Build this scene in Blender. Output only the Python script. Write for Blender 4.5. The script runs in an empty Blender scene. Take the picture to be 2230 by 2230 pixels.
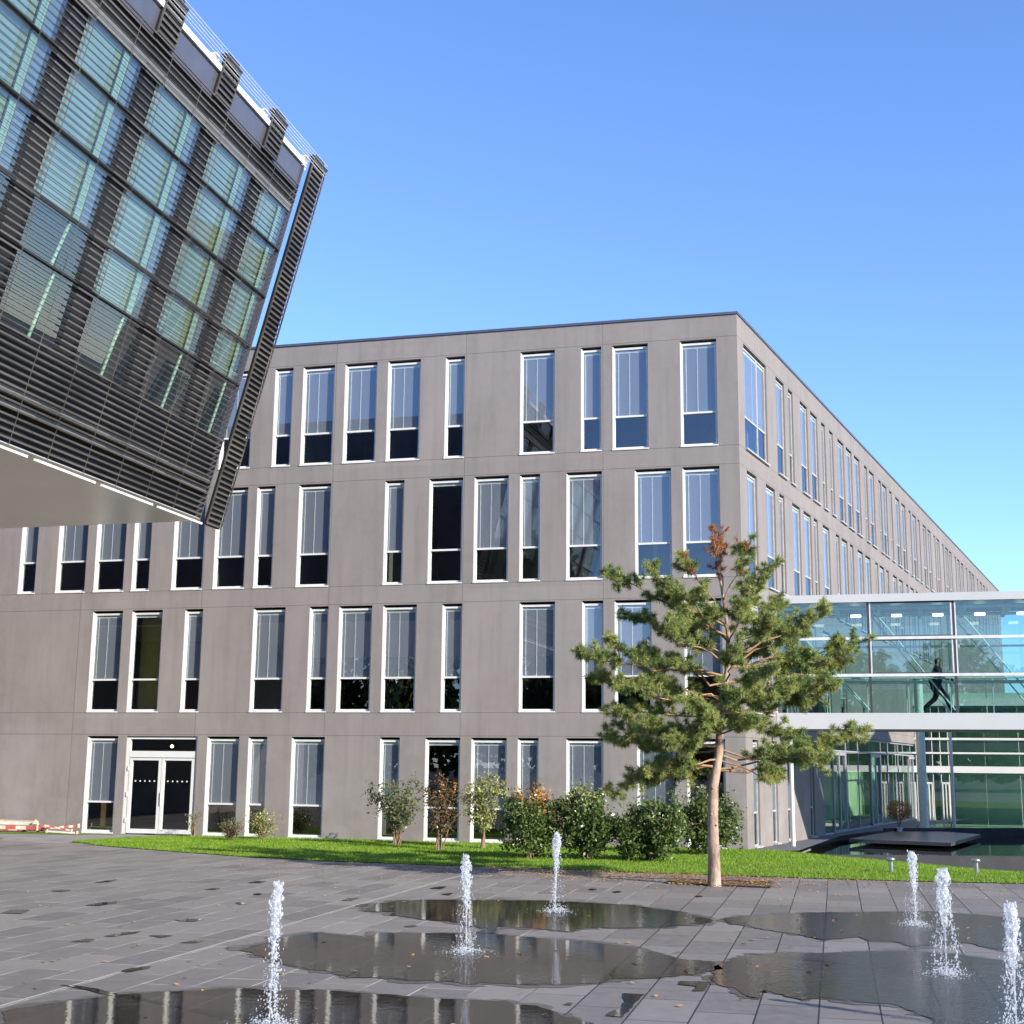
import bpy, math, random
import numpy as np
from mathutils import Vector, Matrix, noise
R=math.radians
SC=bpy.context.scene; COL=SC.collection
# ------------------------------------------------------------ camera, sky, sun, exposure
CAMH=2.2355
cam=bpy.data.cameras.new('camera'); camo=bpy.data.objects.new('camera',cam); COL.objects.link(camo); SC.camera=camo
cam.sensor_width=36; cam.lens=36*2956.485/2230; cam.clip_end=3000; cam.clip_start=.1
p_,r_=0.1847725,0.010123
sp,cp,sr,cr=math.sin(p_),math.cos(p_),math.sin(r_),math.cos(r_)
cx=Vector((cr,-sr*sp,sr*cp)); cd=Vector((sr,cr*sp,-cr*cp)); cf=Vector((0,cp,sp))
camo.matrix_world=Matrix(((cx.x,-cd.x,-cf.x,0),(cx.y,-cd.y,-cf.y,0),(cx.z,-cd.z,-cf.z,CAMH),(0,0,0,1)))
AZ=R(42); EL=R(24)
SUN=Vector((math.cos(AZ)*math.cos(EL),-math.sin(AZ)*math.cos(EL),math.sin(EL)))
w=bpy.data.worlds.new('World'); SC.world=w; w.use_nodes=True
nt=w.node_tree; nt.nodes.clear()
sky=nt.nodes.new('ShaderNodeTexSky'); sky.sky_type='NISHITA'; sky.sun_disc=False
sky.sun_elevation=EL; sky.sun_rotation=math.atan2(SUN.x,SUN.y); sky.altitude=1200; sky.air_density=1.0; sky.dust_density=0.0; sky.ozone_density=4.0
bg=nt.nodes.new('ShaderNodeBackground'); bg.inputs[1].default_value=0.118
wo=nt.nodes.new('ShaderNodeOutputWorld'); tn=nt.nodes.new('ShaderNodeMix'); tn.data_type='RGBA'; tn.blend_type='MULTIPLY'; tn.inputs[0].default_value=1; tn.inputs[7].default_value=(.90,.97,1.17,1)
nt.links.new(sky.outputs[0],tn.inputs[6]); nt.links.new(tn.outputs[2],bg.inputs[0]); nt.links.new(bg.outputs[0],wo.inputs[0])
sl=bpy.data.lights.new('sun','SUN'); sl.energy=4.0; sl.angle=R(.5); sl.color=(1,.93,.83)
so=bpy.data.objects.new('sun',sl); COL.objects.link(so); so.rotation_euler=(-SUN).to_track_quat('-Z','Y').to_euler()
SC.view_settings.view_transform='Standard'; SC.view_settings.look='None'; SC.view_settings.exposure=1.3; SC.view_settings.gamma=1
try: SC.cycles.max_bounces=8; SC.cycles.transparent_max_bounces=24; SC.cycles.sample_clamp_indirect=4
except Exception: pass
PUD={'p1': [(-2.22, 21.71), (-2.15, 22.76), (-1.83, 23.44), (-1.04, 23.7), (-0.29, 23.69), (0.61, 23.69), (1.34, 23.4), (2.05, 23.03), (2.38, 22.59), (2.7, 22.19), (2.85, 21.88), (3.05, 20.92), (2.86, 20.49), (2.47, 20.29), (2.23, 19.99), (1.77, 19.91), (1.09, 19.81), (0.87, 19.41), (0.33, 19.68), (-0.11, 19.85), (-0.24, 19.12), (-0.42, 19.14), (-0.26, 19.56), (-0.89, 20.45), (-1.39, 20.87), (-1.79, 21.2), (-1.69, 21.71), (-1.97, 21.69)], 'p2': [(-3.27, 17.14), (-3.07, 17.86), (-2.88, 18.61), (-2.5, 18.99), (-1.86, 18.56), (-1.79, 18.99), (-0.71, 19.02), (-0.2, 19.02), (0.13, 18.76), (1.27, 18.12), (1.68, 17.63), (2.03, 16.71), (2.43, 16.56), (2.4, 16.02), (2.26, 15.81), (1.99, 15.6), (1.63, 15.32), (1.14, 15.16), (0.97, 14.93), (0.48, 14.76), (0.29, 14.69), (-0.26, 14.83), (-0.34, 14.71), (-0.83, 14.91), (-1.05, 14.87), (-1.41, 15.12), (-1.67, 15.1), (-1.93, 15.46), (-2.25, 15.7), (-2.56, 16.09), (-2.78, 16.44), (-3.08, 16.95)], 'p3': [(-4.57, 12.87), (-4.43, 13.15), (-4.23, 13.45), (-3.87, 13.78), (-3.57, 13.95), (-3.09, 14.14), (-2.77, 14.3), (-2.4, 14.26), (-1.86, 14.22), (-1.3, 14.04), (-0.59, 13.82), (-0.24, 13.69), (0.03, 13.76), (0.07, 13.56), (0.27, 13.47), (0.41, 13.11), (0.58, 12.85), (0.72, 12.62), (0.64, 11.18), (-1.79, 10.75), (-3.87, 10.97)], 'p4': [(3.26, 21.17), (3.53, 21.57), (3.8, 21.72), (4.2, 21.81), (4.67, 22.19), (5.55, 22.32), (6.74, 22.52), (7.87, 21.72), (8.57, 21.41), (6.99, 17.54), (6.51, 17.83), (6.17, 17.97), (6.01, 18.58), (5.16, 18.07), (5.08, 18.6), (4.77, 18.76), (4.75, 19.14), (4.17, 18.71), (3.89, 19.46), (3.57, 19.95), (3.44, 20.27), (3.22, 20.47)], 'p5': [(2.37, 16.02), (2.63, 16.75), (2.94, 17.08), (3.24, 17.34), (3.87, 17.39), (4.35, 17.59), (4.94, 17.71), (5.1, 17.72), (5.44, 17.5), (6.09, 16.7), (6.7, 16.32), (4.63, 11.37), (3.48, 11.32), (3.76, 12.78), (3.83, 12.98), (3.85, 13.39), (3.7, 13.77), (3.34, 13.9), (3.12, 14.09), (2.92, 13.98), (2.62, 14.55), (2.47, 14.0), (2.38, 14.1), (2.27, 14.76), (2.16, 15.41), (2.28, 15.55)], 'p6': [(1.16, 14.24), (1.37, 14.2), (1.05, 12.92), (0.89, 13.0), (1.03, 13.33), (1.14, 13.77)], 'p7': [(1.83, 15.08), (2.15, 15.04), (2.01, 14.46), (1.89, 14.42), (1.97, 14.74), (1.8, 14.84)], 'p8': [(-4.55, 14.44), (-4.36, 14.39), (-4.06, 14.19), (-3.8, 13.89), (-3.84, 13.78), (-4.18, 14.13), (-4.38, 14.28)], 'chips': [[(-6.65, 22.17), (-6.56, 22.6), (-6.36, 22.91), (-6.29, 22.63), (-6.42, 22.13)], [(-5.25, 18.36), (-5.17, 18.71), (-4.91, 18.93), (-4.92, 18.69), (-5.11, 18.33)], [(-5.49, 17.76), (-5.4, 18.09), (-5.25, 18.03), (-5.26, 17.78)], [(-4.69, 18.46), (-4.55, 18.53), (-4.36, 18.49), (-4.47, 18.27)], [(-4.12, 17.78), (-4.0, 17.97), (-3.85, 18.03), (-3.92, 17.78)], [(-4.18, 15.37), (-4.15, 15.6), (-3.96, 15.79), (-3.93, 15.63), (-4.09, 15.32)], [(-4.8, 20.32), (-4.63, 20.46), (-4.41, 20.43), (-4.47, 20.13), (-4.69, 20.17)], [(-5.45, 25.11), (-5.35, 25.37), (-5.18, 25.39), (-5.24, 25.03)], [(-7.76, 26.22), (-7.65, 26.76), (-7.52, 27.06), (-7.51, 26.49)], [(-7.99, 24.58), (-7.89, 24.77), (-7.68, 24.69), (-7.75, 24.34)], [(-4.95, 26.48), (-4.86, 26.89), (-4.64, 27.04), (-4.7, 26.59)], [(-4.44, 22.81), (-4.38, 22.97), (-4.21, 22.69), (-4.28, 22.54)], [(-4.43, 24.43), (-4.3, 24.48), (-4.24, 24.22), (-4.36, 24.18)], [(-7.55, 20.95), (-7.56, 21.41), (-7.26, 21.44), (-7.21, 20.89)], [(-2.78, 23.34), (-2.68, 23.84), (-2.52, 23.86), (-2.6, 23.36)], [(-2.46, 22.5), (-2.36, 22.85), (-2.25, 22.86), (-2.29, 22.46)], [(-1.45, 25.75), (-1.32, 26.13), (-1.14, 26.27), (-1.23, 25.7)], [(-1.18, 24.65), (-1.07, 24.9), (-0.96, 24.91), (-1.02, 24.47)], [(1.48, 25.97), (1.58, 26.09), (1.64, 25.91), (1.54, 25.72)], [(1.87, 25.47), (2.0, 25.66), (2.08, 25.49), (1.95, 25.27)], [(-1.45, 19.78), (-1.35, 19.96), (-1.27, 19.86), (-1.36, 19.68)], [(0.54, 13.56), (0.59, 13.67), (0.63, 13.64), (0.61, 13.51)], [(3.28, 24.8), (3.41, 24.91), (3.44, 24.72), (3.31, 24.57)]]}
# ------------------------------------------------------------ helpers
def tag(o,label=None,cat=None,group=None,kind=None):
    if label: o['label']=label
    if cat: o['category']=cat
    if group: o['group']=group
    if kind: o['kind']=kind
    return o
def empty(name,loc=(0,0,0),rz=0,parent=None):
    o=bpy.data.objects.new(name,None); COL.objects.link(o); o.location=loc; o.rotation_euler=(0,0,rz); o.empty_display_size=.2
    if parent: o.parent=parent
    return o
class MB:
    def __init__(s): s.v=[]; s.f=[]; s.m=[]; s.sm=[]
    def add(s,v,f,m=0,sm=False):
        n=len(s.v); s.v+=[tuple(a) for a in v]; s.f+=[tuple(i+n for i in q) for q in f]; s.m+=[m]*len(f); s.sm+=[sm]*len(f)
    def box(s,a,b,m=0,bev=0):
        x0,y0,z0=a; x1,y1,z1=b
        s.add([(x0,y0,z0),(x1,y0,z0),(x1,y1,z0),(x0,y1,z0),(x0,y0,z1),(x1,y0,z1),(x1,y1,z1),(x0,y1,z1)],
              [(0,3,2,1),(4,5,6,7),(0,1,5,4),(1,2,6,5),(2,3,7,6),(3,0,4,7)],m)
    def quad(s,a,b,c,d,m=0): s.add([a,b,c,d],[(0,1,2,3)],m)
    def poly(s,pts,z,m=0): s.add([(p[0],p[1],z) for p in pts],[tuple(range(len(pts)))],m)
    def prism(s,pts,z0,z1,m=0):
        n=len(pts); a=sum(pts[i][0]*pts[(i+1)%n][1]-pts[(i+1)%n][0]*pts[i][1] for i in range(n))
        if a<0: pts=pts[::-1]
        s.add([(p[0],p[1],z0) for p in pts]+[(p[0],p[1],z1) for p in pts],[tuple(range(n))[::-1],tuple(range(n,2*n))]+[(i,(i+1)%n,n+(i+1)%n,n+i) for i in range(n)],m)
    def tube(s,pts,rad,n=8,m=0,cap=True,sm=True):
        pts=[Vector(p) for p in pts]
        if not hasattr(rad,'__len__'): rad=[rad]*len(pts)
        vs=[];k=len(pts); up=None
        for i,p in enumerate(pts):
            d=(pts[min(i+1,k-1)]-pts[max(i-1,0)]).normalized()
            if up is None: up=Vector((0,0,1)) if abs(d.z)<.9 else Vector((1,0,0))
            a=d.cross(up).normalized(); b=a.cross(d).normalized(); up=b
            for j in range(n):
                t=2*math.pi*j/n; vs.append(p+(a*math.cos(t)+b*math.sin(t))*rad[i])
        fs=[(i*n+j,i*n+(j+1)%n,(i+1)*n+(j+1)%n,(i+1)*n+j) for i in range(k-1) for j in range(n)]
        s.add(vs,fs,m,sm)
        if cap: 
            s.add(vs[:n],[tuple(range(n))[::-1]],m); s.add(vs[-n:],[tuple(range(n))],m)
    def ball(s,c,r,m=0,st=(1,1,1),lod=0):
        V,F=ICO[lod]; s.add([(c[0]+v[0]*r*st[0],c[1]+v[1]*r*st[1],c[2]+v[2]*r*st[2]) for v in V],F,m,True)
    def build(s,name,mats,parent=None,mw=None):
        me=bpy.data.meshes.new(name); me.from_pydata(s.v,[],s.f)
        if not isinstance(mats,(list,tuple)): mats=[mats]
        for mm in mats: me.materials.append(mm)
        me.polygons.foreach_set('material_index',s.m); me.polygons.foreach_set('use_smooth',s.sm); me.update()
        o=bpy.data.objects.new(name,me); COL.objects.link(o)
        if parent: o.parent=parent
        if mw is not None: o.matrix_local=mw
        return o
def _ico():
    t=(1+5**.5)/2; V=[(-1,t,0),(1,t,0),(-1,-t,0),(1,-t,0),(0,-1,t),(0,1,t),(0,-1,-t),(0,1,-t),(t,0,-1),(t,0,1),(-t,0,-1),(-t,0,1)]
    V=[Vector(v).normalized() for v in V]
    F=[(0,11,5),(0,5,1),(0,1,7),(0,7,10),(0,10,11),(1,5,9),(5,11,4),(11,10,2),(10,7,6),(7,1,8),(3,9,4),(3,4,2),(3,2,6),(3,6,8),(3,8,9),(4,9,5),(2,4,11),(6,2,10),(8,6,7),(9,8,1)]
    out=[(V,F)]
    V2=list(V);F2=[];c={}
    def mid(a,b):
        k=(min(a,b),max(a,b))
        if k not in c: c[k]=len(V2); V2.append(((V2[a]+V2[b])/2).normalized())
        return c[k]
    for a,b,d in F:
        x,y,z=mid(a,b),mid(b,d),mid(d,a); F2+=[(a,x,z),(b,y,x),(d,z,y),(x,y,z)]
    out.append((V2,F2)); return out
ICO=_ico()
def tri_mesh(name,V,F,mat,parent=None,mi=None,mats=None):
    """numpy verts (n,3), faces (m,k)"""
    V=np.asarray(V,dtype=np.float32); F=np.asarray(F,dtype=np.int32); k=F.shape[1]
    me=bpy.data.meshes.new(name); me.vertices.add(len(V)); me.vertices.foreach_set('co',V.ravel())
    me.loops.add(F.size); me.loops.foreach_set('vertex_index',F.ravel())
    me.polygons.add(len(F)); me.polygons.foreach_set('loop_start',np.arange(0,F.size,k,dtype=np.int32))
    try: me.polygons.foreach_set('loop_total',np.full(len(F),k,dtype=np.int32))
    except Exception: pass
    for mm in (mats or [mat]): me.materials.append(mm)
    if mi is not None: me.polygons.foreach_set('material_index',np.asarray(mi,dtype=np.int32))
    me.update(calc_edges=True); me.validate()
    o=bpy.data.objects.new(name,me); COL.objects.link(o)
    if parent: o.parent=parent
    return o
# node shorthand
class NT:
    def __init__(s,name):
        s.mat=bpy.data.materials.new(name); s.mat.use_nodes=True; s.n=s.mat.node_tree; s.n.nodes.clear()
        s.out=s.new('ShaderNodeOutputMaterial')
    def new(s,t,**k):
        nd=s.n.nodes.new(t)
        for a,b in k.items(): setattr(nd,a,b)
        return nd
    def lk(s,a,b): s.n.links.new(a,b)
    def set(s,sock,v):
        if hasattr(v,'is_output') or isinstance(v,bpy.types.NodeSocket): s.lk(v,sock)
        else: sock.default_value=v
    def math(s,op,a,b=None,c=None,clamp=False):
        m=s.new('ShaderNodeMath',operation=op); m.use_clamp=clamp; s.set(m.inputs[0],a)
        if b is not None: s.set(m.inputs[1],b)
        if c is not None: s.set(m.inputs[2],c)
        return m.outputs[0]
    def coord(s,w='Object'): return s.new('ShaderNodeTexCoord').outputs[w]
    def geo(s,w='Position'): return s.new('ShaderNodeNewGeometry').outputs[w]
    def sep(s,v): n=s.new('ShaderNodeSeparateXYZ'); s.lk(v,n.inputs[0]); return n.outputs
    def comb(s,x,y,z):
        n=s.new('ShaderNodeCombineXYZ'); s.set(n.inputs[0],x); s.set(n.inputs[1],y); s.set(n.inputs[2],z); return n.outputs[0]
    def noise(s,v,scale,detail=4,rough=.55,w='Fac'):
        n=s.new('ShaderNodeTexNoise'); s.lk(v,n.inputs['Vector']); n.inputs['Scale'].default_value=scale; n.inputs['Detail'].default_value=detail; n.inputs['Roughness'].default_value=rough; return n.outputs[w]
    def ramp(s,v,stops,interp='LINEAR'):
        n=s.new('ShaderNodeValToRGB'); n.color_ramp.interpolation=interp; e=n.color_ramp.elements
        while len(e)<len(stops): e.new(.5)
        for x,(p,c) in zip(e,stops): x.position=p; x.color=(*c,1) if len(c)==3 else c
        s.lk(v,n.inputs[0]); return n.outputs[0]
    def mix(s,f,a,b,t='MIX'):
        n=s.new('ShaderNodeMix',data_type='RGBA',blend_type=t); s.set(n.inputs[0],f)
        for i,v in ((6,a),(7,b)):
            if isinstance(v,tuple): n.inputs[i].default_value=(*v,1) if len(v)==3 else v
            else: s.lk(v,n.inputs[i])
        return n.outputs[2]
    def mapr(s,v,a,b,c,d):
        n=s.new('ShaderNodeMapRange'); s.lk(v,n.inputs[0]); n.inputs[1].default_value=a; n.inputs[2].default_value=b; n.inputs[3].default_value=c; n.inputs[4].default_value=d; return n.outputs[0]
    def scale(s,v,x,y,z):
        n=s.new('ShaderNodeVectorMath',operation='MULTIPLY'); s.lk(v,n.inputs[0]); n.inputs[1].default_value=(x,y,z); return n.outputs[0]
    def bump(s,h,st=.3,d=.02):
        n=s.new('ShaderNodeBump'); s.lk(h,n.inputs['Height']); n.inputs['Strength'].default_value=st; n.inputs['Distance'].default_value=d; return n.outputs[0]
    def bsdf(s,col,rough=.6,metal=0,spec=.5,normal=None,**k):
        p=s.new('ShaderNodeBsdfPrincipled')
        for nm,v in (('Base Color',col),('Roughness',rough),('Metallic',metal),('Specular IOR Level',spec)):
            if isinstance(v,tuple): p.inputs[nm].default_value=(*v,1) if len(v)==3 else v
            else: s.set(p.inputs[nm],v)
        for a,b in k.items(): s.set(p.inputs[a.replace('_',' ')],b)
        if normal: s.lk(normal,p.inputs['Normal'])
        return p.outputs[0]
    def fin(s,sh): s.lk(sh,s.out.inputs[0]); return s.mat
def simple(name,col,rough=.5,metal=0,spec=.5,var=.12,sc=6,bump=0):
    t=NT(name); v=t.coord(); n=t.noise(v,sc,5)
    c=t.mix(t.mapr(n,.3,.7,0,1),tuple(x*(1-var) for x in col),tuple(min(1,x*(1+var)) for x in col))
    nb=t.bump(t.noise(v,sc*8,3),bump,.01) if bump else None
    return t.fin(t.bsdf(c,rough,metal,spec,nb))
def m_concrete(name,joints=True,x0=-1.53,per=4.335,corner=None,k=1.0):
    t=NT(name); v=t.coord(); x,y,z=t.sep(v)
    n1=t.noise(t.scale(v,1,1,.6),.55,5,.6); n2=t.noise(v,3.5,6,.6); n3=t.noise(v,90,3,.7); n4=t.noise(t.scale(v,2.2,2.2,.16),1.3,4,.6)
    c=t.mix(t.mapr(n1,.3,.7,0,1),(.195,.170,.153),(.262,.232,.209))
    c=t.mix(t.mapr(n2,.35,.7,0,.45),c,(.26,.235,.225))
    c=t.mix(t.mapr(n4,.48,.78,0,.42),c,(.135,.12,.115)); n5=t.noise(t.scale(v,5,5,.10),1.1,3,.6); c=t.mix(t.mapr(n5,.58,.8,0,.22),c,(.27,.25,.24))
    c=t.mix(t.mapr(n3,.3,.7,0,.3),c,(.15,.13,.122))
    # per panel shade
    px=t.math('FLOOR',t.math('DIVIDE',t.math('SUBTRACT',x,x0),per)); pz=t.math('FLOOR',t.math('DIVIDE',t.math('SUBTRACT',z,3.6),3.9))
    wn=t.new('ShaderNodeTexWhiteNoise',noise_dimensions='2D'); t.lk(t.comb(px,pz,0),wn.inputs[0])
    c=t.mix(1,c,t.ramp(wn.outputs[0],[(0,(.95,.95,.95)),(1,(1.05,1.05,1.05))]),'MULTIPLY')
    # paler noise patches low down, fading out up the wall
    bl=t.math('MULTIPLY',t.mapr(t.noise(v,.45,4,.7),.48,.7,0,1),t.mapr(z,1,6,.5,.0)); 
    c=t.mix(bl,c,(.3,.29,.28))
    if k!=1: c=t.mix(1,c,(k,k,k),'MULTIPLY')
    if joints:
        fx=t.math('SUBTRACT',t.math('FRACT',t.math('ADD',t.math('DIVIDE',t.math('SUBTRACT',x,x0),per),.5)),.5)
        jx=t.math('LESS_THAN',t.math('ABSOLUTE',fx),.011/per)
        jz=0
        js=[]
        for zz in (3.09,3.77,7.09,7.65,10.99,11.55,14.88):
            js.append(t.math('LESS_THAN',t.math('ABSOLUTE',t.math('SUBTRACT',z,zz)),.011))
        j=jx
        for q in js: j=t.math('MAXIMUM',j,q)
        c=t.mix(t.math('MULTIPLY',j,.5),c,(.06,.055,.05))
    else: j=None
    h=t.math('ADD',t.math('MULTIPLY',n2,.5),t.math('MULTIPLY',n3,.5))
    if j is not None: h=t.math('SUBTRACT',h,j)
    return t.fin(t.bsdf(c,.72,0,.3,t.bump(h,.35,.015)))
def m_glass(name,tint=(.62,.72,.70),refl=.14,ior=1.5,rough=0.0,wav=.0):
    t=NT(name); tr=t.new('ShaderNodeBsdfTransparent'); tr.inputs[0].default_value=(*tint,1)
    gl=t.new('ShaderNodeBsdfGlossy'); gl.inputs['Roughness'].default_value=rough; gl.inputs[0].default_value=(.95,.97,1,1)
    if wav:
        nb=t.bump(t.noise(t.coord(),1.2,2),wav,.02); t.lk(nb,gl.inputs['Normal'])
    g=t.new('ShaderNodeNewGeometry'); dp=t.new('ShaderNodeVectorMath',operation='DOT_PRODUCT'); t.lk(g.outputs['Incoming'],dp.inputs[0]); t.lk(g.outputs['Normal'],dp.inputs[1])
    sch=t.math('POWER',t.math('SUBTRACT',1,t.math('ABSOLUTE',dp.outputs['Value']),clamp=True),5)
    f=t.math('ADD',t.math('MULTIPLY',sch,.9),.05+refl,clamp=True)
    mx=t.new('ShaderNodeMixShader'); t.lk(f,mx.inputs[0]); t.lk(tr.outputs[0],mx.inputs[1]); t.lk(gl.outputs[0],mx.inputs[2])
    return t.fin(mx.outputs[0])
PHI=R(13.3)
def paver_nodes(t):
    v=t.coord(); x,y,z=t.sep(v)
    a=t.math('ADD',t.math('MULTIPLY',x,math.sin(PHI)),t.math('MULTIPLY',y,math.cos(PHI)))
    b=t.math('SUBTRACT',t.math('MULTIPLY',x,math.cos(PHI)),t.math('MULTIPLY',y,math.sin(PHI)))
    b=t.math('ADD',b,.229-.564*0)
    uv=t.comb(a,b,0)
    def brick(mort,c1,c2,cm):
        n=t.new('ShaderNodeTexBrick'); t.lk(uv,n.inputs['Vector']); n.inputs['Scale'].default_value=1
        n.inputs['Mortar Size'].default_value=mort; n.inputs['Brick Width'].default_value=1.16; n.inputs['Row Height'].default_value=.564; n.inputs['Mortar Smooth'].default_value=.25
        n.inputs['Color1'].default_value=(*c1,1); n.inputs['Color2'].default_value=(*c2,1); n.inputs['Mortar'].default_value=(*cm,1); n.offset=.5; n.inputs['Bias'].default_value=0
        return n
    br=brick(.010,(.145,.130,.113),(.245,.220,.192),(.1,.1,.1))
    n1=t.noise(v,.35,4); n2=t.noise(v,5,6,.65); n3=t.noise(v,60,3,.8)
    c=br.outputs[0]; c=t.mix(1,c,t.ramp(n1,[(.3,(.88,.87,.88)),(.7,(1.12,1.1,1.08))]),'MULTIPLY')
    c=t.mix(t.mapr(n2,.4,.75,0,.5),c,(.26,.237,.212)); c=t.mix(t.mapr(n3,.35,.7,0,.45),c,(.09,.086,.084))
    # joint: sandy on the left and centre, dark on the right
    side=t.mapr(t.math('ADD',b,t.math('MULTIPLY',n1,2)),-2.7,-1.3,0,1)
    keep=t.mapr(t.noise(v,1.3,3),.35,.6,0,1)
    jc=t.mix(side,t.mix(keep,(.14,.13,.12),(.5,.45,.38)),(.025,.025,.027))
    c=t.mix(br.outputs['Fac'],c,jc)
    lj=t.math('LESS_THAN',t.math('ABSOLUTE',t.math('ADD',b,7.388)),.016); c=t.mix(lj,c,(.42,.38,.32))
    return v,c,br.outputs['Fac'],n2,n3,a,b
def m_pavers():
    t=NT('pavers'); v,c,f,n2,n3,a,b=paver_nodes(t)
    # slot lines: two wide joints
    h=t.math('SUBTRACT',t.math('MULTIPLY',t.math('ADD',n2,n3),.25),t.math('MULTIPLY',f,.6))
    return t.fin(t.bsdf(c,t.mapr(n2,.3,.7,.5,.75),0,.35,t.bump(h,.5,.012)))
def m_puddle():
    t=NT('puddle_water'); v,c,f,n2,n3,a,b=paver_nodes(t)
    c=t.mix(1,c,(.19,.178,.172),'MULTIPLY')
    h=t.math('ADD',t.math('MULTIPLY',t.noise(v,26,2),.5),t.noise(v,7,2))
    x_,y_,z_=t.sep(v); h=t.math('MULTIPLY',h,t.mapr(x_,1.0,4.0,.8,8.5))
    nb=t.bump(h,.07,.01)
    d=t.new('ShaderNodeBsdfDiffuse'); t.lk(c,d.inputs[0])
    g=t.new('ShaderNodeBsdfGlossy'); t.lk(t.mapr(t.sep(v)[0],2.2,4.6,.03,.13),g.inputs['Roughness']); t.lk(nb,g.inputs['Normal'])
    fr=t.new('ShaderNodeFresnel'); fr.inputs[0].default_value=1.33
    mx=t.new('ShaderNodeMixShader'); t.lk(t.math('MINIMUM',t.math('MULTIPLY',fr.outputs[0],.85),.46),mx.inputs[0]); t.lk(d.outputs[0],mx.inputs[1]); t.lk(g.outputs[0],mx.inputs[2])
    return t.fin(mx.outputs[0])
def m_wet():
    t=NT('wet_paving'); v,c,f,n2,n3,a,b=paver_nodes(t)
    c=t.mix(1,c,(.5,.48,.5),'MULTIPLY')
    return t.fin(t.bsdf(c,.3,0,.5,t.bump(n3,.3,.01)))
def m_leaf(name,c1,c2,c3=None,trans=.25,sc=3.0,rough=.5):
    t=NT(name); g=t.new('ShaderNodeNewGeometry'); v=g.outputs['Position']
    wn=g.outputs['Random Per Island']
    c=t.mix(wn,c1,c2); c=t.mix(t.mapr(t.noise(v,sc,3),.35,.65,0,.8),c,c3 or c2)
    b=t.bsdf(c,rough,0,.4); tl=t.new('ShaderNodeBsdfTranslucent'); t.lk(c,tl.inputs[0])
    mx=t.new('ShaderNodeMixShader'); mx.inputs[0].default_value=trans; t.lk(b,mx.inputs[1]); t.lk(tl.outputs[0],mx.inputs[2])
    return t.fin(mx.outputs[0])
def m_bark(name,a,b,sc=9):
    t=NT(name); v=t.coord(); n=t.noise(t.scale(v,1,1,.35),sc,6,.7); n2=t.noise(v,2.2,3)
    c=t.mix(t.mapr(n,.35,.65,0,1),a,b); c=t.mix(t.mapr(n2,.45,.7,0,.5),c,tuple(x*1.35 for x in b))
    return t.fin(t.bsdf(c,.85,0,.2,t.bump(n,.9,.02)))
def m_emit(name,col,st):
    t=NT(name); e=t.new('ShaderNodeEmission'); e.inputs[0].default_value=(*col,1); e.inputs[1].default_value=st; return t.fin(e.outputs[0])
M={}
M['wall']=m_concrete('dark_concrete'); M['wallB']=m_concrete('dark_concrete_side',x0=1.9,per=4.345,k=.86)  # side facade: same concrete, colour darkened to tone down its sunlit face
M['white']=simple('white_metal',(.61,.60,.565),.35,.0,.5,.03,2)
M['coping']=simple('coping_metal',(.12,.125,.15),.4,.6,.5,.08,2)
M['glass']=m_glass('window_glass',(.86,.92,.90),.085,1.5,0,.0)
M['glassbridge']=m_glass('bridge_glass',(.54,.71,.695),.06,1.5)
M['glassdark']=m_glass('curtain_wall_glass',(.60,.82,.73),.13,1.5)
def m_blind():
    t=NT('blind_fabric'); v=t.coord(); x,y,z=t.sep(v)
    f=t.math('FRACT',t.math('MULTIPLY',z,28)); c=t.mix(t.mapr(f,.75,.95,0,.35),(.18,.18,.222),(.165,.165,.205))
    return t.fin(t.bsdf(c,.45,0,.4))
M['blind']=m_blind(); M['cord']=simple('blind_cord',(.55,.55,.56),.6)
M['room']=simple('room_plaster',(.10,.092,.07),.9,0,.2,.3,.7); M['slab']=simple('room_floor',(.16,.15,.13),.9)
M['soffit']=None
M['black']=simple('black_panel',(.012,.013,.014),.6,0,.3)
M['chrome']=simple('bollard_steel',(.45,.46,.47),.3,.9,.5,.08,10)
M['steel']=simple('dark_steel',(.05,.05,.055),.45,.7)
M['pavers']=m_pavers(); M['puddle']=m_puddle(); M['wet']=m_wet()
# ------------------------------------------------------------ ground, lawn, pond
def edge_noise(pts,step=.12,amp=.035,seed=0):
    out=[];n=len(pts); rnd=random.Random(seed)
    for i in range(n):
        a=Vector((*pts[i],0)); b=Vector((*pts[(i+1)%n],0)); k=max(1,int((b-a).length/step)); d=(b-a)
        nrm=Vector((-d.y,d.x,0)).normalized() if d.length>1e-6 else Vector((0,0,0))
        for j in range(k):
            p=a+d*(j/k); q=noise.noise(Vector((p.x*2.3,p.y*2.3,seed)))+.6*noise.noise(Vector((p.x*9,p.y*9,seed+5)))+.4*(rnd.random()-.5)
            p=p+nrm*amp*(q*2.2+.9*noise.noise(Vector((p.x*5,p.y*2,seed+9)))); out.append((p.x,p.y))
    return out
import bmesh
def flat(name,pts,z,mat,thin=0):
    bm=bmesh.new(); vs=[bm.verts.new((p[0],p[1],z)) for p in pts]; f=bm.faces.new(vs); f.normal_update()
    if f.normal.z<0: f.normal_flip()
    bmesh.ops.triangulate(bm,faces=[f]); me=bpy.data.meshes.new(name); bm.to_mesh(me); bm.free(); me.materials.append(mat)
    o=bpy.data.objects.new(name,me); COL.objects.link(o); return o
M['asphalt']=simple('asphalt',(.07,.07,.07),.9,0,.3,.2,.5)
M['path']=simple('path_concrete',(.23,.215,.205),.8,0,.3,.2,1.5,.3)
gr=flat('ground',[(-1500,-1500),(1500,-1500),(1500,1500),(-1500,1500)],-1.2,M['asphalt']); tag(gr,kind='structure')
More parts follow.
